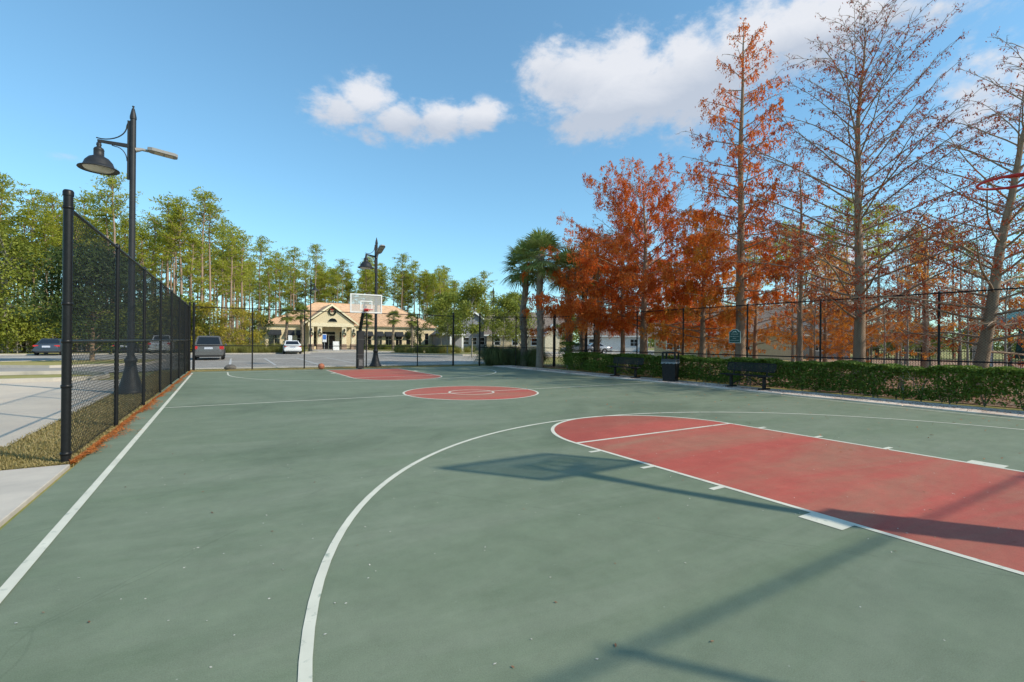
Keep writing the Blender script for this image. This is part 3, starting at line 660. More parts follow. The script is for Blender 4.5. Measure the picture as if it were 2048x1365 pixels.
place(leafy('ligustrum_tree', 5.0, 1.9, 207, fol_dark, 3600, .2, .1, .09, clumps=34), -2.3, 58.5, .98, 0, 'dark rounded evergreen tree at the left corner of the clubhouse', 'tree')
place(leafy('ligustrum_tree', 4.8, 1.4, 208, fol_dark, 3000, .2, .12, .09, clumps=34), 23.2, 70.5, 1.05, 0, 'dark evergreen tree before the right wing of the clubhouse', 'tree')
ut = leafy('shrub', 4.2, 2.4, 209, fol_oak, 2600, .24, .02, .06, clumps=36)
place(ut, -27, 53.8, 1., 0, 'low green shrub under the left woods', 'shrub', 'shrubs under the left woods')
for i in range(26):
    place(copy_tree(ut), -31+.85*i+rp.uniform(-.6, .6), 53.4+rp.uniform(0, 5), rp.uniform(.7, 1.5), rp.uniform(0, 6), 'low green shrub under the left woods', 'shrub', 'shrubs under the left woods')
for i in range(26):
    place(copy_tree(ut), 48+24*((i*.618) % 1)+rp.uniform(-2, 5), 30-46*((i*.618) % 1), rp.uniform(.55, 1.0), rp.uniform(0, 6), 'low dark shrub far behind the cypresses', 'shrub', 'shrubs behind the cypresses')
yt = place(leafy('maple_tree', 6.6, 2.2, 211, fol_oak, 6500, .22, .3, .07, clumps=34), 13.9, 28.4, 1.0, 0, 'young green-gold tree on the lawn beyond the fence opening', 'tree', 'young trees on the dormant lawn')
place(leafy('maple_tree', 6.2, 2.3, 212, fol_oak, 6500, .22, .3, .07, clumps=34), 20.3, 33.5, 1.0, 1, 'young olive-green tree beside the distant street lamp', 'tree', 'young trees on the dormant lawn')
place(copy_tree(yt), 26.5, 41.0, 1.15, 2.6, 'round olive-green tree on the lawn before the tan house', 'tree', 'young trees on the dormant lawn')
place(copy_tree(yt), 21.5, 54.0, 1.1, 1.1, 'leafy tree screening the grey gabled house', 'tree', 'young trees on the dormant lawn')
place(copy_tree(yt), 16.2, 39.5, 1.05, 2, 'young gold-topped tree left of the grey gabled house', 'tree', 'young trees on the dormant lawn')
place(copy_tree(yt), 33.5, 38.5, .8, 4, 'small yellowing tree by the white house across the street', 'tree', 'young trees on the dormant lawn')
place(copy_tree(yt), 44.5, 30.5, .8, 5, 'small yellowing tree right of the white house', 'tree', 'young trees on the dormant lawn')
# far wood closing the horizon between the trunks
k = 30000; f = rs.uniform(0, 1, k); xx = -170+480*f; yy = 150+rs.uniform(0, 60, k)-np.maximum(0, f-.55)*230
C = np.stack([xx, yy, rs.uniform(0, 1, k)**1.2*(8+3*np.sin(xx*.11)+2*np.sin(xx*.37))], 1)
o = link('far_wood', quads('far_wood', rand_leaves(C, 1.5, .8, 0, rs)), fol_oak); tag(o, 'hazy green wood closing the horizon between the pine trunks', 'woods', kind='stuff')

# sabal palms
boot = mat('palm_boots', (.36, .30, .24), (.24, .195, .15), 6, rough=.95)
ptrunk = mat('palm_trunk', (.27, .215, .165), (.18, .145, .11), 5, rough=.95, bump=.5, bscale=30)
def palm(H, seed, fm=None, boots=(.25, 1.), cr=1.5, nf=30, r=.17, droop=.55):
    rs = np.random.RandomState(seed); root = empty('sabal_palm')
    P = trunk_path(H, rs, wob=.12)
    MB().tube(P, [r*(1.25-.25*min(1, i/3)) for i in range(14)], 14).build('trunk', ptrunk, root)
    b = MB(); nbt = int((boots[1]-boots[0])*H*9)
    for i in range(nbt):
        t = boots[0]+(boots[1]-boots[0])*i/nbt; a = i*2.39996; c = at_path(P, min(t, .99)); o = np.array([math.cos(a), math.sin(a), 0]); s = np.array([-math.sin(a), math.cos(a), 0])
        sg = 1 if i % 2 else -1; h = .2
        v0 = c+o*r*.95; v1 = c+o*(r*1.5)+s*sg*.12+[0, 0, h*1.35]
        w = s*.06
        b.add([v0-w, v0+w, v1+w*.55, v1-w*.55, v0-w+o*.04, v0+w+o*.04, v1+w*.5+o*.03, v1-w*.5+o*.03], [(4, 5, 6, 7), (0, 4, 7, 3), (5, 1, 2, 6), (7, 6, 2, 3), (0, 1, 5, 4)])
    b.build('leaf_bases', boot, root)['kind'] = 'stuff'
    top = at_path(P, .99); Q = []; st = MB()
    for i in range(nf):
        a = i*2.39996; u = (i+.5)/nf; el = R(80-125*u+rs.uniform(-8, 8)); pl = cr*.55*rs.uniform(.85, 1.1)
        d = np.array([math.cos(a)*math.cos(el), math.sin(a)*math.cos(el), math.sin(el)])
        e = top+d*pl+[0, 0, -.05]
        st.tube([top, (top+e)/2+[0, 0, .05], e], [.02, .015, .012], 4, cap=False)
        sd = np.cross(d, [0, 0, 1.]); sd /= np.linalg.norm(sd)+1e-6; upv = np.cross(sd, d)
        for j in range(26):
            an = R(-105+210*j/25+rs.uniform(-3, 3)); ln = cr*.62*(1-.25*abs(an)/1.9)*rs.uniform(.9, 1.1)
            dv = d*math.cos(an)+sd*math.sin(an)+upv*(-.12*abs(math.sin(an))); dv /= np.linalg.norm(dv)
            mid = e+dv*ln*.55+[0, 0, -.03*droop]; tip = e+dv*ln*.92+np.array([0, 0, -ln*.28*droop*rs.uniform(.6, 1.6)])
            wv = np.cross(dv, upv)*.034
            Q.append([e-wv*.3, e+wv*.3, mid+wv, mid-wv]); Q.append([mid-wv, mid+wv, tip+wv*.15, tip-wv*.15])
    st.build('petioles', fol_palm, root)
    link('fronds', quads('fronds', Q), fm or fol_palm, root)
    return root
place(palm(6.5, 301, boots=(.12, .98), r=.2, cr=1.75, nf=44), 10.3, 13.6, 1, 0, 'sabal palm with criss-cross leaf bases, leftmost by the grass clumps', 'palm', 'sabal palms by the court')
place(palm(6.7, 302, boots=(.33, .98), r=.19, cr=1.7, nf=44), 9.75, 11.0, 1, 2, 'sabal palm with smooth lower trunk in front of the hedge end', 'palm', 'sabal palms by the court')
pb = place(palm(6.2, 303, boots=(.02, .98), r=.2, nf=40, cr=1.8), 13.2, 12.7, 1, 1, 'sabal palm with rough woven trunk behind the hedge end', 'palm', 'sabal palms by the court')
place(copy_tree(pb), 14.6, 12.9, .97, 3, 'sabal palm trunk leaning behind the half-hidden lamp post', 'palm', 'sabal palms by the court')
place(copy_tree(pb), 14.8, 11.7, .95, 5, 'rightmost sabal palm trunk beside the silver sedan', 'palm', 'sabal palms by the court')
pc = place(palm(5.4, 304, fol_palmy, boots=(.1, .95), cr=1.5, nf=24), 1.9, 66.5, 1, 0, 'small sabal palm before the clubhouse, leftmost of the row', 'palm', 'palms before the clubhouse')
for x, y, s, lab in ((4.1, 66.8, 1.05, 'sabal palm behind the white sedan, before the left wing'), (13.6, 66, .92, 'sabal palm behind the far hoop post'), (18.4, 67.5, 1.02, 'sabal palm right of the far backboard before the right wing'), (21.4, 66.5, .98, 'sabal palm before the right wing beside the dark evergreen'), (31.2, 76, .9, 'sabal palm past the right end of the clubhouse'), (33.5, 74, .8, 'sabal palm beside the grey gabled house')):
    place(copy_tree(pc), x, y, s, x, lab, 'palm', 'palms before the clubhouse')

# clipped hedge beside the path, grass clumps, border planting
def hedge(name, x0, x1, y0, y1, H, k, label, leaf=.05, seed=1, fm=None, holes=.5):
    rs = np.random.RandomState(seed); root = empty(name, ((x0+x1)/2, (y0+y1)/2, 0), 0, label, 'hedge')
    L = y1-y0; w = (x1-x0)/2
    C = np.stack([rs.uniform(-w, w, k), rs.uniform(-L/2, L/2, k), rs.uniform(.1, H, k)], 1)
    # most leaves sit near the faces
    s = rs.uniform(0, 1, k); C[s < .38, 2] = H-np.abs(rs.normal(0, .06, (s < .38).sum()))
    q = (s >= .38) & (s < .72); C[q, 0] = -w+np.abs(rs.normal(0, .07, q.sum())); q = (s >= .72) & (s < .86); C[q, 0] = w-np.abs(rs.normal(0, .07, q.sum()))
    yy = C[:, 1]; wave = .035*np.sin(yy*2.1)+.03*np.sin(yy*5.3+1)+.02*np.sin(yy*11)
    C[:, 2] += wave*(C[:, 2]/H); C[:, 0] += .05*np.sin(yy*3.3+C[:, 2]*4)
    cell = np.sin(yy*1.55+.7)*np.sin(C[:, 2]*5.2+yy*.4)+.5*np.sin(yy*4.1+C[:, 0]*3)+.5*np.sin(C[:, 2]*9+yy*2.2)
    keep = (cell < 1.0-holes) | (C[:, 2] > H-.18) | (rs.uniform(0, 1, k) < .22)
    C = C[keep]
    link('foliage', quads('foliage', rand_leaves(C, leaf, leaf*.55, 0, rs)), fm or fol_box, root)
    b = MB()
    for i in range(int(L*2.6)):
        y = rs.uniform(-L/2, L/2); x = rs.uniform(-w*.6, w*.6); p = np.array([x, y, 0])
        for j in range(3):
            e = p+np.array([rs.uniform(-.28, .28), rs.uniform(-.3, .3), H*rs.uniform(.6, .95)])
            b.tube([p, (p+e)/2+rs.normal(0, .04, 3), e], [.014, .01, .004], 4, cap=False)
    b.build('stems', bark_g, root)['kind'] = 'stuff'
    return root
hedge('clipped_hedge', 9.3, 10.25, -14.5, 8.2, .95, 115000, 'long clipped green hedge along the right path behind the benches', .075, 5)
hedge('shrub', 9.9, 10.7, 8.3, 9.4, 1.5, 5000, 'taller untrimmed shrub at the far end of the clipped hedge', .06, 6)
def grass_clump(name, loc, rr, H, k, label, seed, fm):
    rs = np.random.RandomState(seed); root = empty(name, loc, 0, label, 'grass', 'ornamental grass clumps'); Q = []
    for i in range(k):
        a = rs.uniform(0, 6.28); r0 = rs.uniform(0, .45)*rr; o = np.array([math.cos(a), math.sin(a), 0]); ln = H*rs.uniform(.8, 1.5); sp = rs.uniform(.1, 1.)
        s = np.array([-o[1], o[0], 0])*.013
        q = rs.normal(0, .25, 2); o2 = o+np.array([q[0], q[1], 0]); b0 = o*r0
        p = [b0, b0+o2*ln*.28*sp+[0, 0, ln*.5*(1-.2*sp)], b0+o2*ln*.62*sp+[0, 0, ln*(.8-.32*sp)], b0+o2*ln*.92*sp+[0, 0, ln*max(.02, .92-.98*sp)]]
        for j in range(3): Q.append([p[j]-s*(1-.3*j), p[j]+s*(1-.3*j), p[j+1]+s*(.7-.3*j), p[j+1]-s*(.7-.3*j)])
    link('blades', quads('blades', Q), fm, root); return root
fol_gr = leafmat('grass_blades', [(.06, .085, .03), (.11, .15, .045), (.19, .21, .08), (.30, .27, .13)], .3)
fol_gy = leafmat('pale_grass_blades', [(.16, .17, .04), (.26, .26, .06), (.36, .32, .10)], .3)
grass_clump('grass_clump', (8.9, 15.0, 0), 1.3, 1.25, 2600, 'green ornamental grass clump beside the fence opening, left one', 1, fol_gr)
grass_clump('grass_clump', (10.4, 15.2, 0), 1.3, 1.2, 2400, 'green ornamental grass clump, middle one, left of the palms', 2, fol_gr)
grass_clump('grass_clump', (10.9, 13.2, 0), 1.1, 1.05, 1800, 'green ornamental grass clump between the two front palms', 3, fol_gr)
gc = grass_clump('grass_clump', (12.9, 45.2, .08), 1.0, .95, 500, 'pale ornamental grass clump in the planted bed before the clubhouse', 4, fol_gy); gc['group'] = 'pale grass clumps in the bed'
for i in range(42):
    c = copy_tree(gc); f = i/41
    c.location = ((-7.5+9*f*2.2, 46.3+rp.uniform(-.8, .9), .08) if i < 19 else (11.6+rp.uniform(-.4, .8)+11*(i-19)/22, 42.2+2.8*(i-19)/22+rp.uniform(-2.5, 3), .08)); c.rotation_euler[2] = i; s = rp.uniform(.7, 1.15); c.scale = (s, s, s)
# lawn blades along the fence verge, and litter
def blades(name, C, H, fm, label, cat, w=.006):
    k = len(C); a = rs.uniform(0, 6.28, k); l = rs.uniform(.5, 1.2, (k, 1))*H
    o = np.stack([np.cos(a), np.sin(a), np.zeros(k)], 1)*l*rs.uniform(.1, .9, (k, 1)); s = np.stack([-np.sin(a), np.cos(a), np.zeros(k)], 1)*w
    tip = C+o; tip[:, 2] += l[:, 0]*.8; mid = C+o*.35; mid[:, 2] += l[:, 0]*.55
    V = np.concatenate([np.stack([C-s, C+s, mid+s*.8, mid-s*.8], 1), np.stack([mid-s*.8, mid+s*.8, tip+s*.1, tip-s*.1], 1)])
    o_ = link(name, quads(name, V), fm); return tag(o_, label, cat, kind='stuff')
fol_vg = leafmat('verge_blades', [(.15, .14, .04), (.28, .23, .08), (.40, .31, .13), (.50, .39, .21)], .25)
k = 26000; y = -5+20*rs.uniform(0, 1, k)**1.7
x = rs.uniform(-8.98, -7.98, k); x = np.where(rs.uniform(0, 1, k) < .25, rs.uniform(-8.25, -7.9, k), x)
C = np.stack([x, y, np.full(k, -.03)], 1)
k2 = 9000; C2 = np.stack([rs.uniform(-11.5, -8.9, k2), -5.03+1.6*rs.uniform(0, 1, k2), np.full(k2, -.03)], 1)
k3 = 3500; C3 = np.stack([rs.uniform(-9.8, -7.9, k3), -7.5-1.2*rs.uniform(0, 1, k3), np.full(k3, -.03)], 1)
blades('verge_grass', np.concatenate([C, C2, C3]), .075, fol_vg, 'ragged dry grass along the left fence and beside the concrete pad', 'grass')
k = 14000; C = np.stack([rs.uniform(-7.6, 7.4, k), 14.2+1.1*rs.uniform(0, 1, k), np.full(k, -.03)], 1)
blades('verge_grass', C, .07, fol_vg, 'thin dry grass strip under the far fence', 'grass', .008)
def litter(name, C, ln, wd, fm, label, tilt=.25):
    k = len(C); a = rs.uniform(0, 6.28, k); t = rs.normal(0, tilt, k)
    d = np.stack([np.cos(a), np.sin(a), t], 1)*ln*.5*rs.uniform(.5, 1.4, (k, 1)); s = np.stack([-np.sin(a), np.cos(a), rs.normal(0, tilt, k)], 1)*wd*.5
    o_ = link(name, quads(name, leaves(C, d, s)), fm); return tag(o_, label, 'leaf litter', kind='stuff')
fol_lit = leafmat('orange_litter', [(.20, .045, .015), (.42, .11, .02), (.52, .19, .04), (.45, .26, .12)], .1)
fol_lit2 = leafmat('brown_litter', [(.07, .04, .025), (.16, .075, .04), (.30, .15, .08), (.42, .32, .22)], .1)
k = 9000; y = -5.0+20.2*rs.uniform(0, 1, k)**1.35; ww = .035+.03*np.sin(y*1.7)+.025*np.sin(y*4.3+1)
x = -7.93+.014*(y+5)+np.abs(rs.normal(0, 1, k))*np.maximum(ww+.02, .012)*rs.choice([.6, 1.3], k); C = np.stack([x, y, .012+rs.uniform(0, .03, k)*np.exp(-((x+7.9)/.1)**2)], 1)
litter('fallen_needles', C, .07, .010, fol_lit, 'orange fallen cypress needles drifted along the foot of the left fence')
k = 420; C = np.stack([rs.uniform(-7.6, 7.6, k), rs.uniform(-12.6, 13.5, k), np.full(k, .006)], 1); litter('court_debris', C, .028, .012, fol_lit2, 'tiny scattered leaf bits and grit on the court surface', .15)
k = 420; C = np.stack([rs.uniform(1, 7.9, k), rs.uniform(-12.6, 6, k), np.full(k, .006)], 1); litter('court_debris', C, .05, .022, fol_lit, 'fallen rusty leaflets sprinkled over the right half of the court', .2)
k = 6000; y = rs.uniform(-13, 12, k); C = np.stack([8.02+.9*rs.uniform(0, 1, k)**.6, y, np.full(k, .04)], 1); litter('path_litter', C, .045, .016, fol_lit2, 'brown leaf crumbs over the concrete path by the hedge')
k = 22000; C = np.stack([10.6+24*rs.uniform(0, 1, k)**1.5, rs.uniform(-16, 12, k), np.full(k, .01)], 1); litter('fallen_leaves', C, .12, .05, fol_lit2, 'brown fallen leaves covering the ground under the cypresses')
fol_grit = leafmat('pale_grit', [(.40, .38, .32), (.58, .55, .48), (.70, .67, .6)], .05)
k = 520; C = np.stack([rs.uniform(-7.4, 3.5, k), -12.6+14*rs.uniform(0, 1, k)**1.3, np.full(k, .004)], 1); litter('court_grit', C, .017, .011, fol_grit, 'pale grit and paint chips scattered over the near half of the court', .1)
# ------------------------------------------------------------------ clubhouse
stucco = mat('tan_stucco', (.78, .65, .42), (.71, .59, .38), 3, rough=.9, bump=.15, bscale=80)
trim = mat('cream_trim', (.84, .74, .52), (.76, .67, .46), 4, rough=.8)
stone = mat('column_stone', (.42, .30, .22), (.24, .18, .14), 9, rough=.9, bump=.5, bscale=20)
awn = mat('awning_cloth', (.018, .022, .028), (.03, .036, .044), 10, rough=.8)
pane_m = bpy.data.materials.new('window_glass'); pane_m.use_nodes = True
n = nt(pane_m.node_tree); _p = n('ShaderNodeBsdfPrincipled', {'Base Color': (.012, .014, .017, 1), 'Roughness': .06, 'Specular IOR Level': .7}); n('ShaderNodeOutputMaterial', {'Surface': _p.outputs[0]})
def roofmat(name, c1, c2, rows=2.6):
    M = bpy.data.materials.new(name); M.use_nodes = True; n = nt(M.node_tree); L = M.node_tree.links
    tc = n('ShaderNodeTexCoord').outputs['Object']
    a = n('ShaderNodeTexNoise', {'Vector': tc, 'Scale': 1.6, 'Detail': 8., 'Roughness': .75})
    b = n('ShaderNodeTexVoronoi', {'Vector': n('ShaderNodeMapping', {'Vector': tc, 'Scale': (3.2, 2.6, 5)}).outputs[0], 'Scale': 1.})
    w = n('ShaderNodeTexWave', {'Vector': tc, 'Scale': rows, 'Distortion': 1.2}, wave_type='BANDS', bands_direction='Z')
    f = n('ShaderNodeMapRange', {'Value': a.outputs['Fac'], 'From Min': .3, 'From Max': .7}).outputs[0]
    c = mixc(n, f, c1, c2); hv = n('ShaderNodeHueSaturation', {'Color': c, 'Value': n('ShaderNodeMapRange', {'Value': b.outputs['Color'], 'To Min': .82, 'To Max': 1.14}).outputs[0]})
    p = n('ShaderNodeBsdfPrincipled', {'Base Color': hv.outputs[0], 'Roughness': .85})
    bp = n('ShaderNodeBump', {'Height': w.outputs['Fac'], 'Strength': .5, 'Distance': .06}); L.new(bp.outputs[0], p.inputs['Normal'])
    n('ShaderNodeOutputMaterial', {'Surface': p.outputs[0]}); return M
tile = roofmat('clay_tiles', (.72, .46, .28), (.62, .37, .21))
shing = roofmat('brown_shingles', (.26, .20, .16), (.19, .15, .125))
shing2 = roofmat('grey_shingles', (.22, .21, .205), (.16, .155, .15))

def wall_open(b, x0, x1, y0, y1, z0, z1, ops):
    """wall along x with real openings: ops = (xa, xb, za, zb)"""
    ops = sorted(ops); x = x0
    for xa, xb, za, zb in ops:
        if xa > x: b.box(x, xa, y0, y1, z0, z1)
        if za > z0: b.box(xa, xb, y0, y1, z0, za)
        if zb < z1: b.box(xa, xb, y0, y1, zb, z1)
        x = xb
    if x1 > x: b.box(x, x1, y0, y1, z0, z1)
def window(root, x0, x1, y, z0, z1, nv=1, nh=1, fm=None, fw=.07):
    """y: outer wall face; the pane sits back in the opening"""
    b = MB(); fm = fm or trim
    for q in ((x0, x1, z0, z0+fw), (x0, x1, z1-fw, z1), (x0, x0+fw, z0+fw, z1-fw), (x1-fw, x1, z0+fw, z1-fw)): b.box(q[0], q[1], y+.03, y+.12, q[2], q[3])
    for i in range(1, nv): xm = x0+(x1-x0)*i/nv; b.box(xm-.025, xm+.025, y+.04, y+.11, z0+fw, z1-fw)
    for i in range(1, nh): zm = z0+(z1-z0)*i/nh; b.box(x0+fw, x1-fw, y+.045, y+.105, zm-.025, zm+.025)
    f = b.build('window', fm, root)
    MB().box(x0+fw*.5, x1-fw*.5, y+.07, y+.085, z0+fw*.5, z1-fw*.5).build('pane', pane_m, f)
    return f
CH = empty('clubhouse', (14, 75, 0), 0, 'tan stucco clubhouse with orange tiled roof and gabled entrance', 'building')
X0, X1, DP, HE = -14.3, 14.8, 13, 3.95          # local x from the centre (14)
lx = lambda x: x-14
wins = [(.1, 1.9), (2.75, 3.85), (4.4, 5.05)]
winr = [(15.3, 16.85), (17.6, 18.75), (19.3, 20.6), (21.2, 22.5), (23.2, 24.1), (25.6, 26.25), (26.85, 27.7)]
ops = [(lx(a), lx(b), .55, 3.05) for a, b in wins+winr]+[(lx(8.3), lx(10.6), .02, 3.1), (lx(6.6), lx(7.5), .4, 3.1), (lx(11.2), lx(12.4), .4, 3.1)]
b = MB(); wall_open(b, X0, X1, 0, .3, 0, HE, ops)
b.box(X0, X0+.3, .3, DP, 0, HE); b.box(X1-.3, X1, .3, DP, 0, HE); b.box(X0+.3, X1-.3, DP-.3, DP, 0, HE); b.build('wall', stucco, CH)
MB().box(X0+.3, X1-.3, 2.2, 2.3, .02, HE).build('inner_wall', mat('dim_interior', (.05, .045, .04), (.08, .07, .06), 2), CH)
MB().box(X0-.45, X1+.45, -.45, DP+.45, HE, HE+.16).build('eave', trim, CH)
MB().box(X0-.006, X1+.006, -.012, -.001, HE-.5, HE-.02).build('frieze', trim, CH)
for a, c in wins+winr:
    window(CH, lx(a), lx(c), 0, .55, 3.05, 2 if c-a > 1 else 1, 2)
    MB().box(lx(a)-.08, lx(c)+.08, -.06, -.002, .45, .548).build('sill', trim, CH)
    if c < 24.5:
        w = MB(); w.add([(lx(a)-.12, -.005, 3.2), (lx(c)+.12, -.005, 3.2), (lx(c)+.12, -.75, 2.5), (lx(a)-.12, -.75, 2.5), (lx(c)+.12, -.75, 2.3), (lx(a)-.12, -.75, 2.3), (lx(a)-.12, -.005, 2.3), (lx(c)+.12, -.005, 2.3)],
              [(0, 1, 2, 3), (3, 2, 4, 5), (0, 3, 5, 6), (1, 7, 4, 2)]); w.build('awning', awn, CH)
# hip roof
rx0, rx1, ry0, ry1, rz = X0-.6, X1+.6, -.6, DP+.6, HE+.16
rf = MB(); rA, rB, rh = -5.7, 8.9, 8.35
rf.add([(rx0, ry0, rz), (rx1, ry0, rz), (rx1, ry1, rz), (rx0, ry1, rz), (rA, DP/2, rh), (rB, DP/2, rh)], [(0, 1, 5, 4), (1, 2, 5), (2, 3, 4, 5), (3, 0, 4), (3, 2, 1, 0)])
rf_ = rf.build('roof', tile, CH)
MB().tube([(rA, DP/2, rh), (rB, DP/2, rh)], .12, 8).build('ridge_cap', tile, rf_)
for e in (((rA, DP/2, rh), (rx0, ry0, rz)), ((rB, DP/2, rh), (rx1, ry0, rz))): MB().tube(e, .1, 8).build('ridge_cap', tile, rf_)
# portico with gable
px0, px1, py = lx(5.35), lx(13.35), -3.2
pc_ = (px0+px1)/2
for x in (5.85, 7.15, 11.05, 12.6):
    c = MB().bev(lx(x), lx(x)+.72, py+.25, py+.97, .9, 3.72, .03).build('column', trim, CH)
    MB().bev(lx(x)-.08, lx(x)+.8, py+.17, py+1.05, 0, .9, .04).build('column_base', stone, c)
    MB().box(lx(x)-.05, lx(x)+.77, py+.2, py+1.02, 3.72, 3.799).build('capital', trim, c)
MB().box(px0+.35, px1-.35, py+.15, -.6, 3.8, 4.4).build('entablature', trim, CH)
g_ = MB(); gy0 = py+.2
g_.prism([(px0+.4, 4.402), (px1-.4, 4.402), (pc_, 7.1)], gy0, gy0+.3); g_.build('gable_wall', mat('gable_siding', (.76, .64, .42), (.70, .58, .38), 5, rough=.85), CH)
gr = MB(); ap = 7.62
gr.add([(px0-.35, gy0-.35, 4.35), (pc_, gy0-.35, ap), (pc_, 7, ap), (px0-.35, 1.5, 4.35)], [(0, 3, 2, 1)]); gr.add([(px1+.35, gy0-.35, 4.35), (pc_, gy0-.35, ap), (pc_, 7, ap), (px1+.35, 1.5, 4.35)], [(0, 1, 2, 3)]); gr.build('portico_roof', tile, CH)
for s, xe in ((-1, px0-.4), (1, px1+.4)):
    q = [(xe, 4.02), (xe, 4.33), (pc_, ap-.02), (pc_, ap-.36)]; MB().prism(q, gy0-.4, gy0-.2).build('rake_board', trim, CH)
k_ = [(pc_+.15+.78*math.cos(t), 4.55+.7*math.sin(t)) for t in [i*PI/14 for i in range(15)]]
MB().prism(k_, gy0-.03, gy0-.005).build('arched_window', pane_m, CH)
MB().tube([(x, gy0-.03, z) for x, z in k_]+[(k_[0][0], gy0-.03, k_[0][1])], .05, 6).build('arch_trim', trim, CH)
dr = MB(); wx0, wx1 = lx(8.3), lx(10.6)
for q in ((wx0, wx1, 3.0, 3.1), (wx0, wx0+.1, .02, 3.0), (wx1-.1, wx1, .02, 3.0), ((wx0+wx1)/2-.06, (wx0+wx1)/2+.06, .02, 2.4), (wx0+.1, wx1-.1, 2.4, 2.5)): dr.box(q[0], q[1], .04, .13, q[2], q[3])
d_ = dr.build('entrance_door', trim, CH); MB().box(wx0+.05, wx1-.05, .075, .09, .03, 3.05).build('pane', pane_m, d_)
for a, c in ((6.6, 7.5), (11.2, 12.4)): window(CH, lx(a), lx(c), 0, .4, 3.1, 1, 2)
sconce = mat('sconce_iron', (.02, .02, .02), (.03, .03, .03), 20, rough=.5)
wr_g = leafmat('wreath_fir', [(.01, .025, .01), (.02, .04, .014), (.035, .06, .02)], .1); bow = mat('red_ribbon', (.5, .02, .02), (.36, .012, .015), 8, rough=.5)
def wreath(loc, r, label, grp='wreaths on the clubhouse entrance', low=True):
    root = empty('wreath', loc, 0, label, 'wreath', grp); k = 700; a = rs.uniform(0, 6.28, k); c = np.stack([np.cos(a)*r, rs.normal(0, .05, k), np.sin(a)*r], 1)+unit(k)*r*.22
    link('ring', quads('ring', rand_leaves(c, r*.35, r*.14)), wr_g, root)
    z = -r if low else r*.75
    b = MB()
    for s in (-1, 1):
        b.add([(0, -.1, z), (s*r*.55, -.16, z+r*.3), (s*r*.6, -.12, z-r*.15)], [(0, 1, 2)]); b.add([(0, -.1, z), (s*r*.2, -.12, z-r*.95), (s*r*.42, -.12, z-r*.85)], [(0, 1, 2)])
    b.lathe([(0, -.05*r*4), (r*.16, 0), (0, .05*r*4)], (0, -.12, z), 8); b.build('bow', bow, root); return root
wreath((9.4, 75+gy0-.08, 6.28), .52, 'large fir wreath with red bow high on the clubhouse gable', low=False)
for i, (x, lab) in enumerate(((5.85, 'wreath on the leftmost entrance column'), (7.15, 'wreath on the second entrance column, left of the door'), (11.05, 'wreath on the entrance column right of the door'), (12.6, 'wreath on the rightmost entrance column'))):
    xx = x+.36; wreath((xx, 75+py+.12, 2.55), .26, 'red-bowed '+lab)
    b = MB(); b.box(lx(xx)-.05, lx(xx)+.05, py+.1, py+.248, 3.0, 3.5); b.lathe([(.03, .5), (.13, .42), (.11, .05), (.03, 0)], (lx(xx), py+.02, 2.95), 8); b.build('wall_lantern', sconce, CH)
sw = sheet('entrance_walk', [(5, 51.1), (13.5, 51.1), (13.5, 75), (5, 75)], .0, concrete)
hb = empty('foundation_planting', (14, 74, 0), 0, 'low green foundation hedge along the clubhouse front', 'hedge')
C = np.concatenate([np.stack([rs.uniform(-14, -8.7, 2600), rs.uniform(-1.8, -.6, 2600), rs.uniform(0, .75, 2600)], 1), np.stack([rs.uniform(-.4, 15, 7000), rs.uniform(-2.2, -.6, 7000), rs.uniform(0, .8, 7000)], 1)])
link('foliage', quads('foliage', rand_leaves(C, .22, .12)), fol_oak, hb)
# A-board, parking signs, bin before the clubhouse
ab = empty('sandwich_board', (9.0, 66.5, 0), 0, 'white folding sandwich board on the walk before the clubhouse door', 'sign')
for s in (-1, 1): MB().add([(-.45, s*.3, 0), (.45, s*.3, 0), (.45, s*.04, 1.35), (-.45, s*.04, 1.35), (-.45, s*.33, 0), (.45, s*.33, 0), (.45, s*.07, 1.36), (-.45, s*.07, 1.36)], [(0, 1, 2, 3), (7, 6, 5, 4), (0, 4, 5, 1), (2, 6, 7, 3), (1, 5, 6, 2), (0, 3, 7, 4)]).build('panel', white, ab)
def post_sign(loc, H, w, h, mt, label, fill=None):
    r = empty('parking_sign', loc, 0, label, 'sign'); MB().tube([(0, .02, 0), (0, .02, H)], .035, 8).build('post', mat('galvanised', (.5, .5, .5), (.42, .42, .42), 8, rough=.4, metal=.5), r)
    p = MB().bev(-w/2, w/2, -.03, -.018, H-h, H, .01).build('plate', mt, r); return r, p
post_sign((.35, 47.9, 0), 2.05, .42, .62, white, 'white parking sign on a post behind the white sedan')
r_, p_ = post_sign((4.75, 51.8, 0), 2.3, .5, 1.0, white, 'blue and white accessible parking sign before the entrance')
MB().box(-.2, .2, -.037, -.0305, 1.62, 2.22).build('blue_field', mat('sign_blue', (.05, .16, .5), (.06, .18, .52), 4, rough=.5), p_)
lb = empty('litter_bin', (-3.0, 50.0, 0), 0, 'small dark litter bin at the planted edge left of the white sedan', 'bin')
MB().bev(-.28, .28, -.28, .28, 0, .85, .03).build('body', blackp, lb); MB().box(-.24, -.2, -.24, -.2, .85, 1.1).box(.2, .24, -.24, -.2, .85, 1.1).box(-.24, -.2, .2, .24, .85, 1.1).box(.2, .24, .2, .24, .85, 1.1).build('lid_post', blackp, lb); MB().bev(-.3, .3, -.3, .3, 1.1, 1.18, .02).build('lid', blackp, lb)

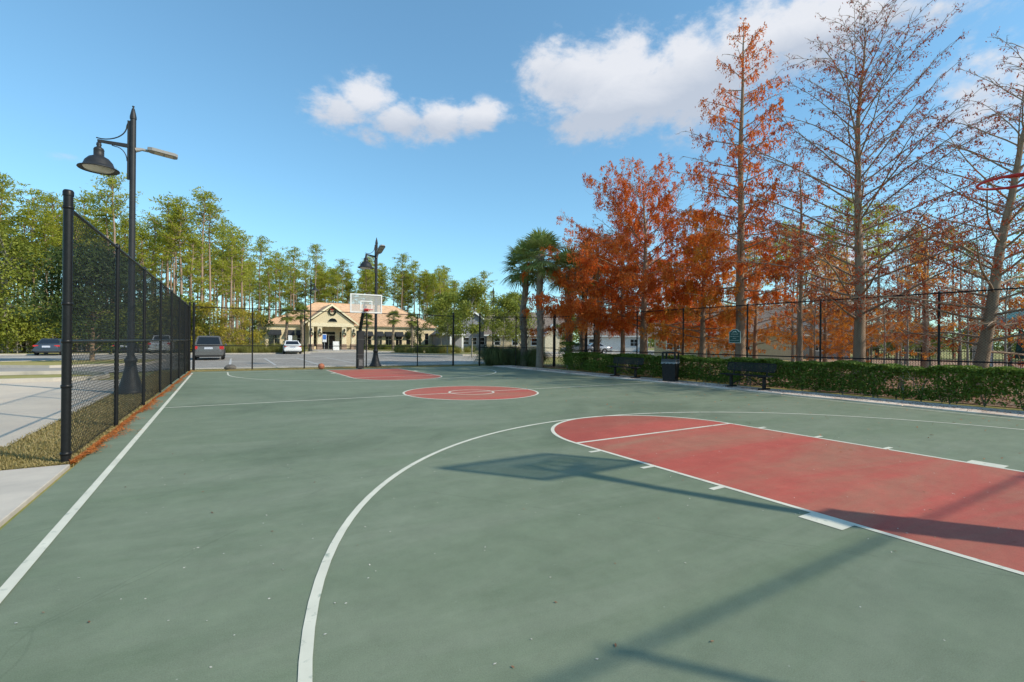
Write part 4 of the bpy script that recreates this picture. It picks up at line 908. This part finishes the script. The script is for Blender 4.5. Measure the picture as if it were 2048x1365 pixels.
# ------------------------------------------------------------------ houses
def house(loc, rz, w, d, he, hr, wm, rm, wins, label, gable='x', doors=(), oh=.45, extra=None):
    """front at local y=0 facing -y; ridge along x (gable='x') or along y ('y')"""
    r = empty('house', loc, rz, label, 'house')
    b = MB(); wall_open(b, 0, w, 0, .25, 0, he, [(a, c, e, f) for a, c, e, f in wins]+[(a, c, .0, f) for a, c, f in doors])
    b.box(0, .25, .25, d, 0, he); b.box(w-.25, w, .25, d, 0, he); b.box(.25, w-.25, d-.25, d, 0, he)
    if gable == 'y': b.prism([(0, he+.002), (w, he+.002), (w/2, hr)], 0, .25)
    else:
        for x in (0, w-.25): b.add([(x, 0, he), (x, d, he), (x, d/2, hr), (x+.25, 0, he), (x+.25, d, he), (x+.25, d/2, hr)], [(0, 1, 2), (5, 4, 3), (0, 3, 4, 1), (1, 4, 5, 2), (2, 5, 3, 0)])
    b.build('wall', wm, r)
    f = MB(); t = .14
    if gable == 'x':
        sl_ = (hr-he)/(d/2); z = he-oh*sl_
        for y0, y1 in ((-oh, d/2), (d+oh, d/2)):
            v = [(-oh, y0, z), (w+oh, y0, z), (w+oh, y1, hr), (-oh, y1, hr)]; f.add([(x, y, zz+.01) for x, y, zz in v]+[(x, y, zz+t) for x, y, zz in v], [(3, 2, 1, 0), (4, 5, 6, 7), (0, 1, 5, 4), (1, 2, 6, 5), (2, 3, 7, 6), (3, 0, 4, 7)])
    else:
        sl_ = (hr-he)/(w/2); z = he-oh*sl_
        for x0, x1 in ((-oh, w/2), (w+oh, w/2)):
            v = [(x0, -oh, z), (x0, d+oh, z), (x1, d+oh, hr), (x1, -oh, hr)]; f.add([(x, y, zz+.01) for x, y, zz in v]+[(x, y, zz+t) for x, y, zz in v], [(3, 2, 1, 0), (4, 5, 6, 7), (0, 1, 5, 4), (1, 2, 6, 5), (2, 3, 7, 6), (3, 0, 4, 7)])
    f.build('roof', rm, r)
    if gable == 'y':
        for s, xe in ((0, -oh), (1, w+oh)): MB().prism([(xe, z-.2), (xe, z+.1), (w/2, hr+.1), (w/2, hr-.22)], -oh-.06, -oh-.002).build('rake_board', white, r)
    else: MB().box(-oh, w+oh, -oh-.06, -oh-.002, z-.12, z+.12).build('fascia', white, r)
    for a, c, e, g in wins: window(r, a, c, 0, e, g, 2 if c-a > 1.3 else 1, 2, white, .1)
    for a, c, g in doors:
        q = MB().box(a, c, .1, .16, .02, g-.02).build('garage_door' if c-a > 2 else 'door', white if c-a > 2 else mat('door_paint', (.16, .12, .1), (.2, .15, .12), 4), r)
    if extra: extra(r)
    return r
tanw = mat('tan_siding', (.56, .46, .30), (.50, .41, .27), 4, rough=.9); greyw = mat('grey_siding', (.27, .28, .30), (.22, .23, .25), 5, rough=.9)
whitew = mat('white_siding', (.66, .66, .64), (.58, .58, .57), 4, rough=.85); brickw = mat('tan_brick', (.42, .32, .22), (.34, .26, .18), 9, rough=.9, bump=.3)
def porch(r):
    for x in (.6, 2.6): MB().box(x, x+.3, -1.9, -1.6, 0, 2.6).build('column', white, r)
    MB().box(.3, 3.2, -2.1, -.02, 2.6, 2.85).build('porch_roof', white, r)
house((26.0, 63.5, 0), R(-12), 10.5, 12, 3.0, 6.6, greyw, shing2, [(3.2, 4.4, .9, 2.3), (4.6, 5.8, .9, 2.3), (6.0, 7.2, .9, 2.3)], 'grey gabled house right of the clubhouse', 'y', [(.9, 1.9, 2.2)], extra=porch)
def small_gable(r):
    MB().prism([(9.6, 0), (12.0, 0), (12.0, 2.6), (10.8, 4.3), (9.6, 2.6)], -1.6, -.02).build('entry_gable', mat('cream_stucco', (.74, .66, .48), (.68, .6, .44), 3, rough=.9), r)
    for s in (-1, 1): MB().prism([(10.8+s*1.45, 2.3), (10.8+s*1.45, 2.5), (10.8, 4.55), (10.8, 4.3)], -1.8, -.01).build('rake_board', white, r)
house((31.5, 58.5, 0), R(-28), 14, 11, 2.9, 6.7, tanw, shing, [(1.2, 2.3, .9, 2.2), (4.2, 5.3, .9, 2.2), (7.4, 8.5, .9, 2.2)], 'tan house with broad brown roof beyond the dormant lawn', 'x', extra=small_gable)
house((47.5, 53.0, 0), R(-40), 11, 9, 2.9, 5.6, whitew, shing, [(1, 2.2, .9, 2.2), (8, 9.4, .9, 2.2)], 'white house across the street, partly behind the front palms', 'x', [(3.2, 6.6, 2.4)])
house((56, 43.5, 0), R(-48), 11, 9, 3.0, 6.0, greyw if False else whitew, shing2, [(7.6, 9.2, .9, 2.2)], 'white house with grey garage door behind the silver sedan', 'y', [(1.0, 5.8, 2.4)])
house((33.0, 23.5, 0), R(-57), 13, 9, 2.8, 5.4, tanw, shing, [(1.2, 2.6, .8, 2.1), (4.2, 5.2, .8, 2.1), (6.8, 7.9, .8, 2.1), (8.1, 9.2, .8, 2.1)], 'low tan house with white windows glimpsed behind the orange cypress', 'x')
house((45, 20, 0), R(-64), 9, 8, 2.8, 5.2, greyw, shing2, [(5.5, 7, .8, 2.1)], 'dark grey house with white porch columns behind the slender cypress', 'x', extra=porch)

# ------------------------------------------------------------------ cars
tyre = mat('tyre_rubber', (.02, .02, .02), (.03, .03, .03), 20, rough=.85); rimm = mat('alloy_rim', (.55, .55, .56), (.4, .4, .42), 10, rough=.35, metal=.8)
tail = mat('tail_lamp', (.6, .03, .03), (.45, .02, .02), 14, rough=.2, spec=.6); plate_m = mat('licence_plate', (.62, .64, .68), (.4, .45, .6), 12, rough=.5)
dark = mat('dark_plastic', (.02, .02, .022), (.03, .03, .03), 15, rough=.6); head = mat('head_lamp', (.7, .72, .74), (.55, .57, .6), 12, rough=.12, spec=.7)
def paint(name, c, met=.3):
    M = mat(name, c, tuple(x*.94 for x in c), 2, rough=.3, metal=met, spec=.6); return M
CARS = {  # length, width, height, belt, stations (y, z top of lower body), greenhouse (y rear base, rear top, front top, front base)
 'sedan': (4.75, 1.84, 1.45, .93, [(-1, .78), (-.97, .98), (-.62, 1.0), (-.2, .95), (.38, .93), (.45, .92), (.85, .80), (.97, .68), (1, .52)], (-.70, -.36, .10, .44)),
 'van':   (5.1, 1.98, 1.75, 1.02, [(-1, .75), (-.985, 1.08), (-.6, 1.06), (0, 1.02), (.45, 1.0), (.62, .98), (.9, .86), (.98, .72), (1, .55)], (-.985, -.86, .28, .62)),
 'suv':   (4.9, 1.95, 1.78, 1.08, [(-1, .8), (-.985, 1.12), (-.6, 1.1), (0, 1.08), (.4, 1.07), (.5, 1.06), (.88, .98), (.98, .86), (1, .6)], (-.97, -.86, .12, .46)),
 'pickup': (5.7, 2.0, 1.9, 1.18, [(-1, .8), (-.985, 1.2), (-.5, 1.2), (-.2, 1.2), (.3, 1.16), (.4, 1.14), (.9, 1.06), (.98, .92), (1, .6)], (-.22, -.14, .2, .42)),
}
def car(kind, loc, rz, pm, label):
    L, Wd, H, belt, st, gh = CARS[kind]; r = empty('car', loc, rz, label, 'car', 'parked cars'); h = L/2; w = Wd/2
    V = []; F = []; ns = 14
    def sec(y, zt, ws):
        zb = .22; half = [(0, zb), (ws*.82, zb), (ws*.95, zb+.1), (ws, zb+.28), (ws*.985, zb+(zt-zb)*.62), (ws*.95, zt-.06), (ws*.86, zt), (0, zt+.012)]
        return [(x, y, z) for x, z in half]+[(-x, y, z) for x, z in reversed(half[1:-1])]
    for (fy, zt) in st:
        ws = w*(1-.16*max(0, abs(fy)-.55)**1.5/.3)*(.93 if abs(fy) == 1 else 1); V += sec(fy*h, zt, ws)
    for i in range(len(st)-1): F += [(i*ns+j, i*ns+(j+1) % ns, (i+1)*ns+(j+1) % ns, (i+1)*ns+j) for j in range(ns)]
    F += [tuple(range(ns-1, -1, -1)), tuple(range((len(st)-1)*ns, len(st)*ns))]
    body = MB().add(V, F, True).build('body', pm, r)
    yb, yt, yf, yw = [q*h for q in gh]; wb, wt = w*.88, w*.70; zt = H; b2 = belt-.02
    def zlow(y):
        f = y/h
        for (a, za), (c, zc) in zip(st, st[1:]):
            if a <= f <= c: return za+(zc-za)*(f-a)/(c-a)
        return belt
    zr, zf = zlow(yb)-.03, zlow(yw)-.03
    gv = [(-wb, yb, zr), (wb, yb, zr), (wb, yw, zf), (-wb, yw, zf), (-wt, yt, zt-.05), (wt, yt, zt-.05), (wt, yf, zt-.04), (-wt, yf, zt-.04), (-wt*.8, yt+.12, zt), (wt*.8, yt+.12, zt), (wt*.8, yf-.12, zt), (-wt*.8, yf-.12, zt)]
    MB().add(gv, [(0, 1, 5, 4), (1, 2, 6, 5), (2, 3, 7, 6), (3, 0, 4, 7), (4, 5, 9, 8), (5, 6, 10, 9), (6, 7, 11, 10), (7, 4, 8, 11), (8, 9, 10, 11)]).build('cabin', pm, r)
    def pane(name, q, m0, m1, n0, n1, off=.012):
        A, B, Cc, Dd = [Vector(gv[i]) for i in q]
        def bl(s, t): return (A*(1-s)+B*s)*(1-t)+(Dd*(1-s)+Cc*s)*t
        nn = (B-A).cross(Dd-A).normalized()*off
        P = [bl(m0, n0), bl(m1, n0), bl(m1, n1), bl(m0, n1)]
        MB().add([p+nn for p in P]+[p-nn*.5 for p in P], [(0, 1, 2, 3), (0, 4, 5, 1), (1, 5, 6, 2), (2, 6, 7, 3), (3, 7, 4, 0)]).build(name, pane_m, r)
    pane('rear_window', (0, 1, 5, 4), .07, .93, .12, .92); pane('windscreen', (2, 3, 7, 6), .06, .94, .08, .94)
    cuts = ((.04, .32), (.35, .63), (.66, .95)) if kind in ('van', 'suv') else ((.10, .48), (.52, .93))
    for a, c in cuts: pane('side_window', (1, 2, 6, 5), a, c, .12, .9); pane('side_window', (3, 0, 4, 7), 1-c, 1-a, .12, .9)
    wr = .33 if kind == 'sedan' else .37; wm = MB().tube([(-.11, 0, 0), (.11, 0, 0)], wr, 22, smooth=True).mesh('tyre'); rm = MB().lathe([(0, .02), (wr*.18, .02), (wr*.2, .0), (wr*.62, .0), (wr*.68, .02)], (0, 0, 0), 20).mesh('rim')
    for y in (-.56*h, .6*h):
        for s in (-1, 1):
            q = empty('wheel', (s*(w-.115), y, wr)); q.parent = r; link('tyre', wm, tyre, q)
            ro = link('rim', rm, rimm, q, (s*.112, 0, 0)); ro.rotation_euler = (0, s*PI/2, 0)
            k = [(y+(wr+.06)*math.cos(t), wr+(wr+.06)*math.sin(t)) for t in [i*PI/12 for i in range(13)]]
            MB().add([(s*(w*.995), a, z) for a, z in k]+[(s*(w*.88), a, z) for a, z in k], [tuple(range(13)) if s > 0 else tuple(reversed(range(13)))]+[(i, i+1, 14+i, 13+i) for i in range(12)]).build('wheel_arch', dark, r)
    zl = st[1][1]
    for s in (-1, 1):
        x0, x1 = (w*.52, w*.93)
        if kind in ('van', 'suv', 'pickup'): MB().bev(min(s*w*.66, s*w*.95), max(s*w*.66, s*w*.95), -h*.995-.01, -h*.93, zl-.30, zl-.08, .03).build('tail_lamp', tail, r)
        else: MB().bev(min(s*x0, s*x1), max(s*x0, s*x1), -h*.995-.005, -h*.93, zl-.22, zl-.10, .03).build('tail_lamp', tail, r)
        MB().bev(min(s*w*.5, s*w*.9), max(s*w*.5, s*w*.9), h*.9, h*.985, .58, .72, .03).build('head_lamp', head, r)
        MB().bev(min(s*w*.96, s*w*1.12), max(s*w*.96, s*w*1.12), yw-.35, yw-.15, belt, belt+.14, .03).build('mirror', pm, r)
    MB().box(-.26, .26, -h-.03, -h-.005, zl-.30, zl-.15).build('licence_plate', plate_m, r)
    MB().bev(-w*.93, w*.93, -h-.05, -h+.2, .36, .6, .05).build('rear_bumper', pm, r)
    MB().box(-w*.7, w*.7, -h-.055, -h+.1, .27, .358).build('diffuser', dark, r)
    if kind == 'pickup':
        MB().box(-w*.8, w*.8, -h*.93, -.26*h, 1.212, 1.225).build('bed_cover', dark, r)
    return r
car('sedan', (-19.25, 45.5, .02), R(1), paint('charcoal_paint', (.055, .075, .10)), 'dark grey sedan parked at the far left of the lot, seen from behind')
car('sedan', (-14.6, 49.2, .02), R(2), paint('black_paint_car', (.012, .012, .014)), 'black sedan seen through the left fence mesh')
car('pickup', (-11.8, 50.6, .02), R(0), paint('silver_paint', (.52, .53, .54)), 'silver pickup seen through the left fence mesh')
car('van', (-7.15, 31.0, .02), R(-1), paint('grey_metal_paint', (.15, .145, .14)), 'grey minivan parked just beyond the far left fence corner')
car('sedan', (.25, 45.8, .02), R(-3), paint('pearl_white_paint', (.80, .80, .80), 0.), 'white sedan parked before the clubhouse left wing')
car('sedan', (34.6, 38.2, .02), R(62), paint('slate_paint', (.15, .16, .18)), 'slate grey sedan parked on the street behind the rightmost palm')
car('sedan', (37.6, 38.6, .02), R(62), paint('pale_silver_paint', (.5, .51, .52)), 'pale silver sedan just behind the slate grey one')
car('suv', (40.5, 58.5, .02), R(70), paint('white_suv_paint', (.78, .78, .78), 0.), 'white wagon parked between the two front palms and the hedge')
car('sedan', (37.2, 58.6, .02), R(64), paint('navy_paint', (.02, .025, .035)), 'navy sedan between the two front palms')
car('suv', (34.6, 60.3, .02), R(75), paint('black_suv_paint', (.012, .013, .014)), 'black wagon left of the leftmost front palm')
sheet('side_street', [(28, 33.5), (44, 27.5), (70, 40), (70, 70), (30, 64), (33, 52)], .006, concrete)

# ------------------------------------------------------------------ benches, bin, sign, ball
def bench(loc, rz, label):
    """1.8 m long along local y, sitter faces local -x"""
    r = empty('bench', loc, rz, label, 'bench', 'black metal benches beside the court')
    def panel(name, c, up, L, w_):
        """rounded frame with a lattice inside; up = unit vector across the panel"""
        u = Vector(up); y = Vector((0, 1, 0)); rr = .07; pts = []
        for cy, cu, a0 in ((L/2-rr, w_/2-rr, 0), (-L/2+rr, w_/2-rr, 90), (-L/2+rr, -w_/2+rr, 180), (L/2-rr, -w_/2+rr, 270)):
            for i in range(6): a = R(a0+18*i); pts.append(Vector(c)+y*(cy+rr*math.cos(a))+u*(cu+rr*math.sin(a)))
        f = MB().tube(pts+pts[:1], .014, 6, cap=False).build(name, blackp, r)
        m_ = MB(); s = .05; nn = u.cross(y)*.004
        for k in range(int(-w_/s)-2, int((L+w_)/s)+2):
            for sg in (1, -1):
                q = []
                for t in (-w_/2, w_/2):
                    yy = -L/2+k*s+(t if sg > 0 else -t)
                    q.append((yy, t))
                (ya, ta), (yb_, tb_) = q
                if ya > yb_: (ya, ta), (yb_, tb_) = (yb_, tb_), (ya, ta)
                lo, hi = max(ya, -L/2), min(yb_, L/2)
                if hi-lo < .01: continue
                g0 = (lo-ya)/(yb_-ya); g1 = (hi-ya)/(yb_-ya)
                A = Vector(c)+y*lo+u*(ta+(tb_-ta)*g0); B = Vector(c)+y*hi+u*(ta+(tb_-ta)*g1); d = (B-A).normalized(); wd = d.cross(nn.normalized())*.0085
                m_.add([A-wd+nn*sg, A+wd+nn*sg, B+wd+nn*sg, B-wd+nn*sg], [(0, 1, 2, 3)])
        m_.build('lattice', blackp, f)
    panel('backrest', (.22, 0, .70), (.2, 0, .98), 1.8, .27); panel('seat', (-.05, 0, .44), (1, 0, .03), 1.8, .34)
    for s in (-1, 1):
        y = s*.62; b = MB(); b.box(.0, .08, y-.04, y+.04, .03, .42); b.box(-.22, .30, y-.035, y+.035, 0, .05); b.tube([(.06, y, .38), (.16, y, .43), (.19, y, .55), (.26, y, .8)], .02, 8); b.box(-.2, .1, y-.03, y+.03, .385, .42)
        b.build('leg', blackp, r)
    MB().tube([(.04, -.6, .1), (.04, .0, .38)], .014, 6).build('brace', blackp, r); MB().tube([(.04, .6, .1), (.04, .0, .38)], .014, 6).build('brace', blackp, r)
    return r
bench((8.6, 2.8, .03), 0, 'black lattice bench left of the bin, farther from the camera')
bench((8.65, -2.85, .03), R(-4), 'black lattice bench right of the bin, nearer the camera')
bn = empty('litter_bin', (8.75, .42, .03), R(24), 'square black litter bin with raised hood standing between the benches', 'bin')
def taper(w0, w1, z0, z1): return [(-w0, -w0, z0), (w0, -w0, z0), (w0, w0, z0), (-w0, w0, z0), (-w1, -w1, z1), (w1, -w1, z1), (w1, w1, z1), (-w1, w1, z1)]
BF = [(3, 2, 1, 0), (4, 5, 6, 7), (0, 1, 5, 4), (1, 2, 6, 5), (2, 3, 7, 6), (3, 0, 4, 7)]
MB().add(taper(.235, .262, 0, .74), BF).build('body', blackp, bn)
for s in (-1, 1):
    MB().add([(-.18, s*.25, .1), (.18, s*.25, .1), (.195, s*.272, .66), (-.195, s*.272, .66), (-.16, s*.262, .13), (.16, s*.262, .13), (.175, s*.28, .63), (-.175, s*.28, .63)], [(4, 5, 6, 7), (0, 1, 5, 4), (1, 2, 6, 5), (2, 3, 7, 6), (3, 0, 4, 7)]).build('side_panel', blackp, bn)
MB().add(taper(.285, .27, .76, .86), BF).build('rim', mat('bin_rim', (.04, .042, .045), (.06, .062, .065), 8, rough=.5), bn)
bag = MB(); kk = 40
prs = [(.27+.012*math.sin(i*2.3), .76-.06-.05*abs(math.sin(i*1.1+.4))) for i in range(kk)]
def sqp(a, r_): c_, s_ = math.cos(a), math.sin(a); q = r_/max(abs(c_), abs(s_)); return c_*q, s_*q
v = []
for i in range(kk): a = 2*PI*i/kk; x, y = sqp(a, .272); v.append((x, y, .77)); x, y = sqp(a, prs[i][0]+.018); v.append((x, y, prs[i][1]+.02))
bag.add(v, [(2*i, 2*i+1, (2*i+3) % (2*kk), (2*i+2) % (2*kk)) for i in range(kk)]); bag.build('bin_liner', mat('grey_plastic', (.16, .17, .18), (.24, .25, .26), 20, rough=.3), bn)
for sx in (-1, 1):
    for sy in (-1, 1): MB().box(sx*.235-.03, sx*.235+.03, sy*.235-.03, sy*.235+.03, .86, 1.08).build('hood_post', blackp, bn)
MB().bev(-.28, .28, -.28, .28, 1.08, 1.15, .03).build('hood', blackp, bn)
# park sign on the right fence
sg = empty('park_sign', (11.80, -.28, 1.83), -PI/2+R(-1.6), 'small green arched notice board hung on the right fence', 'sign')
def outline(w_, h_, rr): return [(-w_, -h_), (w_, -h_), (w_, h_*.62), (w_*.72, h_*.66)]+[(rr*math.cos(R(a)), h_*.62+(h_*.38)*math.sin(R(a))) for a in range(15, 180, 15)]+[(-w_*.72, h_*.66), (-w_, h_*.62)]
sgn = mat('sign_green', (.012, .06, .05), (.018, .075, .06), 5, rough=.5); sgb = mat('sign_border', (.55, .62, .55), (.48, .55, .48), 6, rough=.6)
MB().prism(outline(.27, .29, .19), -.01, .01).build('border', sgb, sg); pn = MB().prism(outline(.245, .265, .165), -.016, -.0105).build('panel', sgn, sg)
def text(s, size, x, z, parent, mt, y=-.018):
    cu = bpy.data.curves.new('lettering', 'FONT'); cu.body = s; cu.size = size; cu.align_x = 'CENTER'; cu.extrude = .001
    t = bpy.data.objects.new('lettering_tmp', cu); col.objects.link(t); bpy.context.view_layer.update()
    me = bpy.data.meshes.new_from_object(t.evaluated_get(bpy.context.evaluated_depsgraph_get())); bpy.data.objects.remove(t)
    o = link('lettering', me, mt, parent); o.location = (x, y, z); o.rotation_euler = (PI/2, 0, 0); return o
for s, z, sz in (('PLEASE KEEP', .06, .062), ('THIS AREA CLEAN', -.03, .05), ('USE IT', -.115, .056), ('AFTER PLAYING', -.2, .054)): text(s, sz, 0, z, pn, sgb)
MB().prism([(-.11, .15), (-.05, .21), (-.02, .18), (.03, .225), (.11, .15), (.06, .15), (.02, .18), (-.03, .15), (-.055, .17), (-.08, .15)], -.019, -.0165).build('emblem', sgb, pn)
# basketball and stone at the far end
ball = empty('basketball', (-1.95, 13.95, .155), R(30), 'orange basketball on the grass beside the far key', 'ball')
MB().lathe([(.16*math.sin(R(a)), -.16*math.cos(R(a))) for a in range(0, 181, 12)], (0, 0, 0), 24).build('cover', mat('ball_leather', (.42, .15, .08), (.34, .115, .06), 30, rough=.7, bump=.3, bscale=200), ball)
seam = MB()
for ax in range(3):
    q = []
    for i in range(33):
        a = 2*PI*i/32; c_, s_ = .1605*math.cos(a), .1605*math.sin(a); q.append(((c_, s_, 0), (c_, 0, s_), (0, c_, s_))[ax])
    seam.tube(q, .003, 4, cap=False)
seam.build('seams', dark, ball)
st_ = MB(); srs = np.random.RandomState(4); v = []
for i in range(9):
    for j in range(16):
        a = 2*PI*j/16; e = PI*i/8; rr = 1+srs.normal(0, .06); v.append((.27*rr*math.sin(e)*math.cos(a), .2*rr*math.sin(e)*math.sin(a), .16*rr*math.cos(e)+.08))
st_.add(v, [(i*16+j, (i+1)*16+j, (i+1)*16+(j+1) % 16, i*16+(j+1) % 16) for i in range(8) for j in range(16)], True)
tag(st_.build('boulder', mat('grey_stone', (.14, .13, .12), (.22, .2, .18), 7, rough=.9, bump=.5, bscale=30), None, (-6.0, 15.75, 0)), 'grey rounded stone under the far fence near the left corner', 'stone')

# ------------------------------------------------------------------ pool enclosure on the far right
teal = mat('teal_metal_roof', (.08, .22, .23), (.06, .18, .19), 3, rough=.45); teal2 = mat('teal_canvas', (.015, .075, .065), (.025, .1, .085), 8, rough=.8)
pv = empty('pavilion', (34.5, -5.5, 0), R(20), 'open pavilion with teal metal roof at the right edge behind the iron fence', 'pavilion')
MB().add([(-4, -4, 2.6), (4, -4, 2.6), (4, 4, 2.6), (-4, 4, 2.6), (0, 0, 4.6)], [(0, 1, 4), (1, 2, 4), (2, 3, 4), (3, 0, 4), (3, 2, 1, 0)]).build('roof', teal, pv)
for sx in (-3.5, 3.5):
    for sy in (-3.5, 3.5): MB().box(sx-.12, sx+.12, sy-.12, sy+.12, 0, 2.598).build('post', white, pv)
for i, (x, y, lab) in enumerate(((30.4, -3.1, 'closed teal parasol behind the iron fence, left one'), (29.6, -4.7, 'closed teal parasol behind the iron fence, right one'))):
    u_ = empty('parasol', (x, y, 0), 0, lab, 'parasol', 'closed parasols by the pool'); MB().tube([(0, 0, 0), (0, 0, 2.45)], .025, 8).build('pole', greym, u_)
    MB().lathe([(.05, 2.5), (.09, 2.35), (.16, 1.6), (.24, .95), (.2, .85)], (0, 0, 0), 14, flute=.3, smooth=False).build('canopy', teal2, u_); MB().lathe([(0, .08), (.28, .08), (.3, 0)], (0, 0, 0), 14).build('base', greym, u_)
fi = empty('iron_fence', (25.5, .8, 0), R(-73), 'dark iron picket fence round the pool area on the far right', 'fence')
pk = MB().box(-.009, .009, -.009, .009, .06, 1.32).mesh('picket')
for i in range(110): link('picket', pk, blackp, fi, (.115*i, 0, 0))
for z in (.15, 1.2): MB().box(0, 12.65, -.014, .014, z, z+.035).build('rail', blackp, fi)
for i in range(6): MB().box(2.53*i-.03, 2.53*i+.03, -.03, .03, 0, 1.42).build('post', blackp, fi)
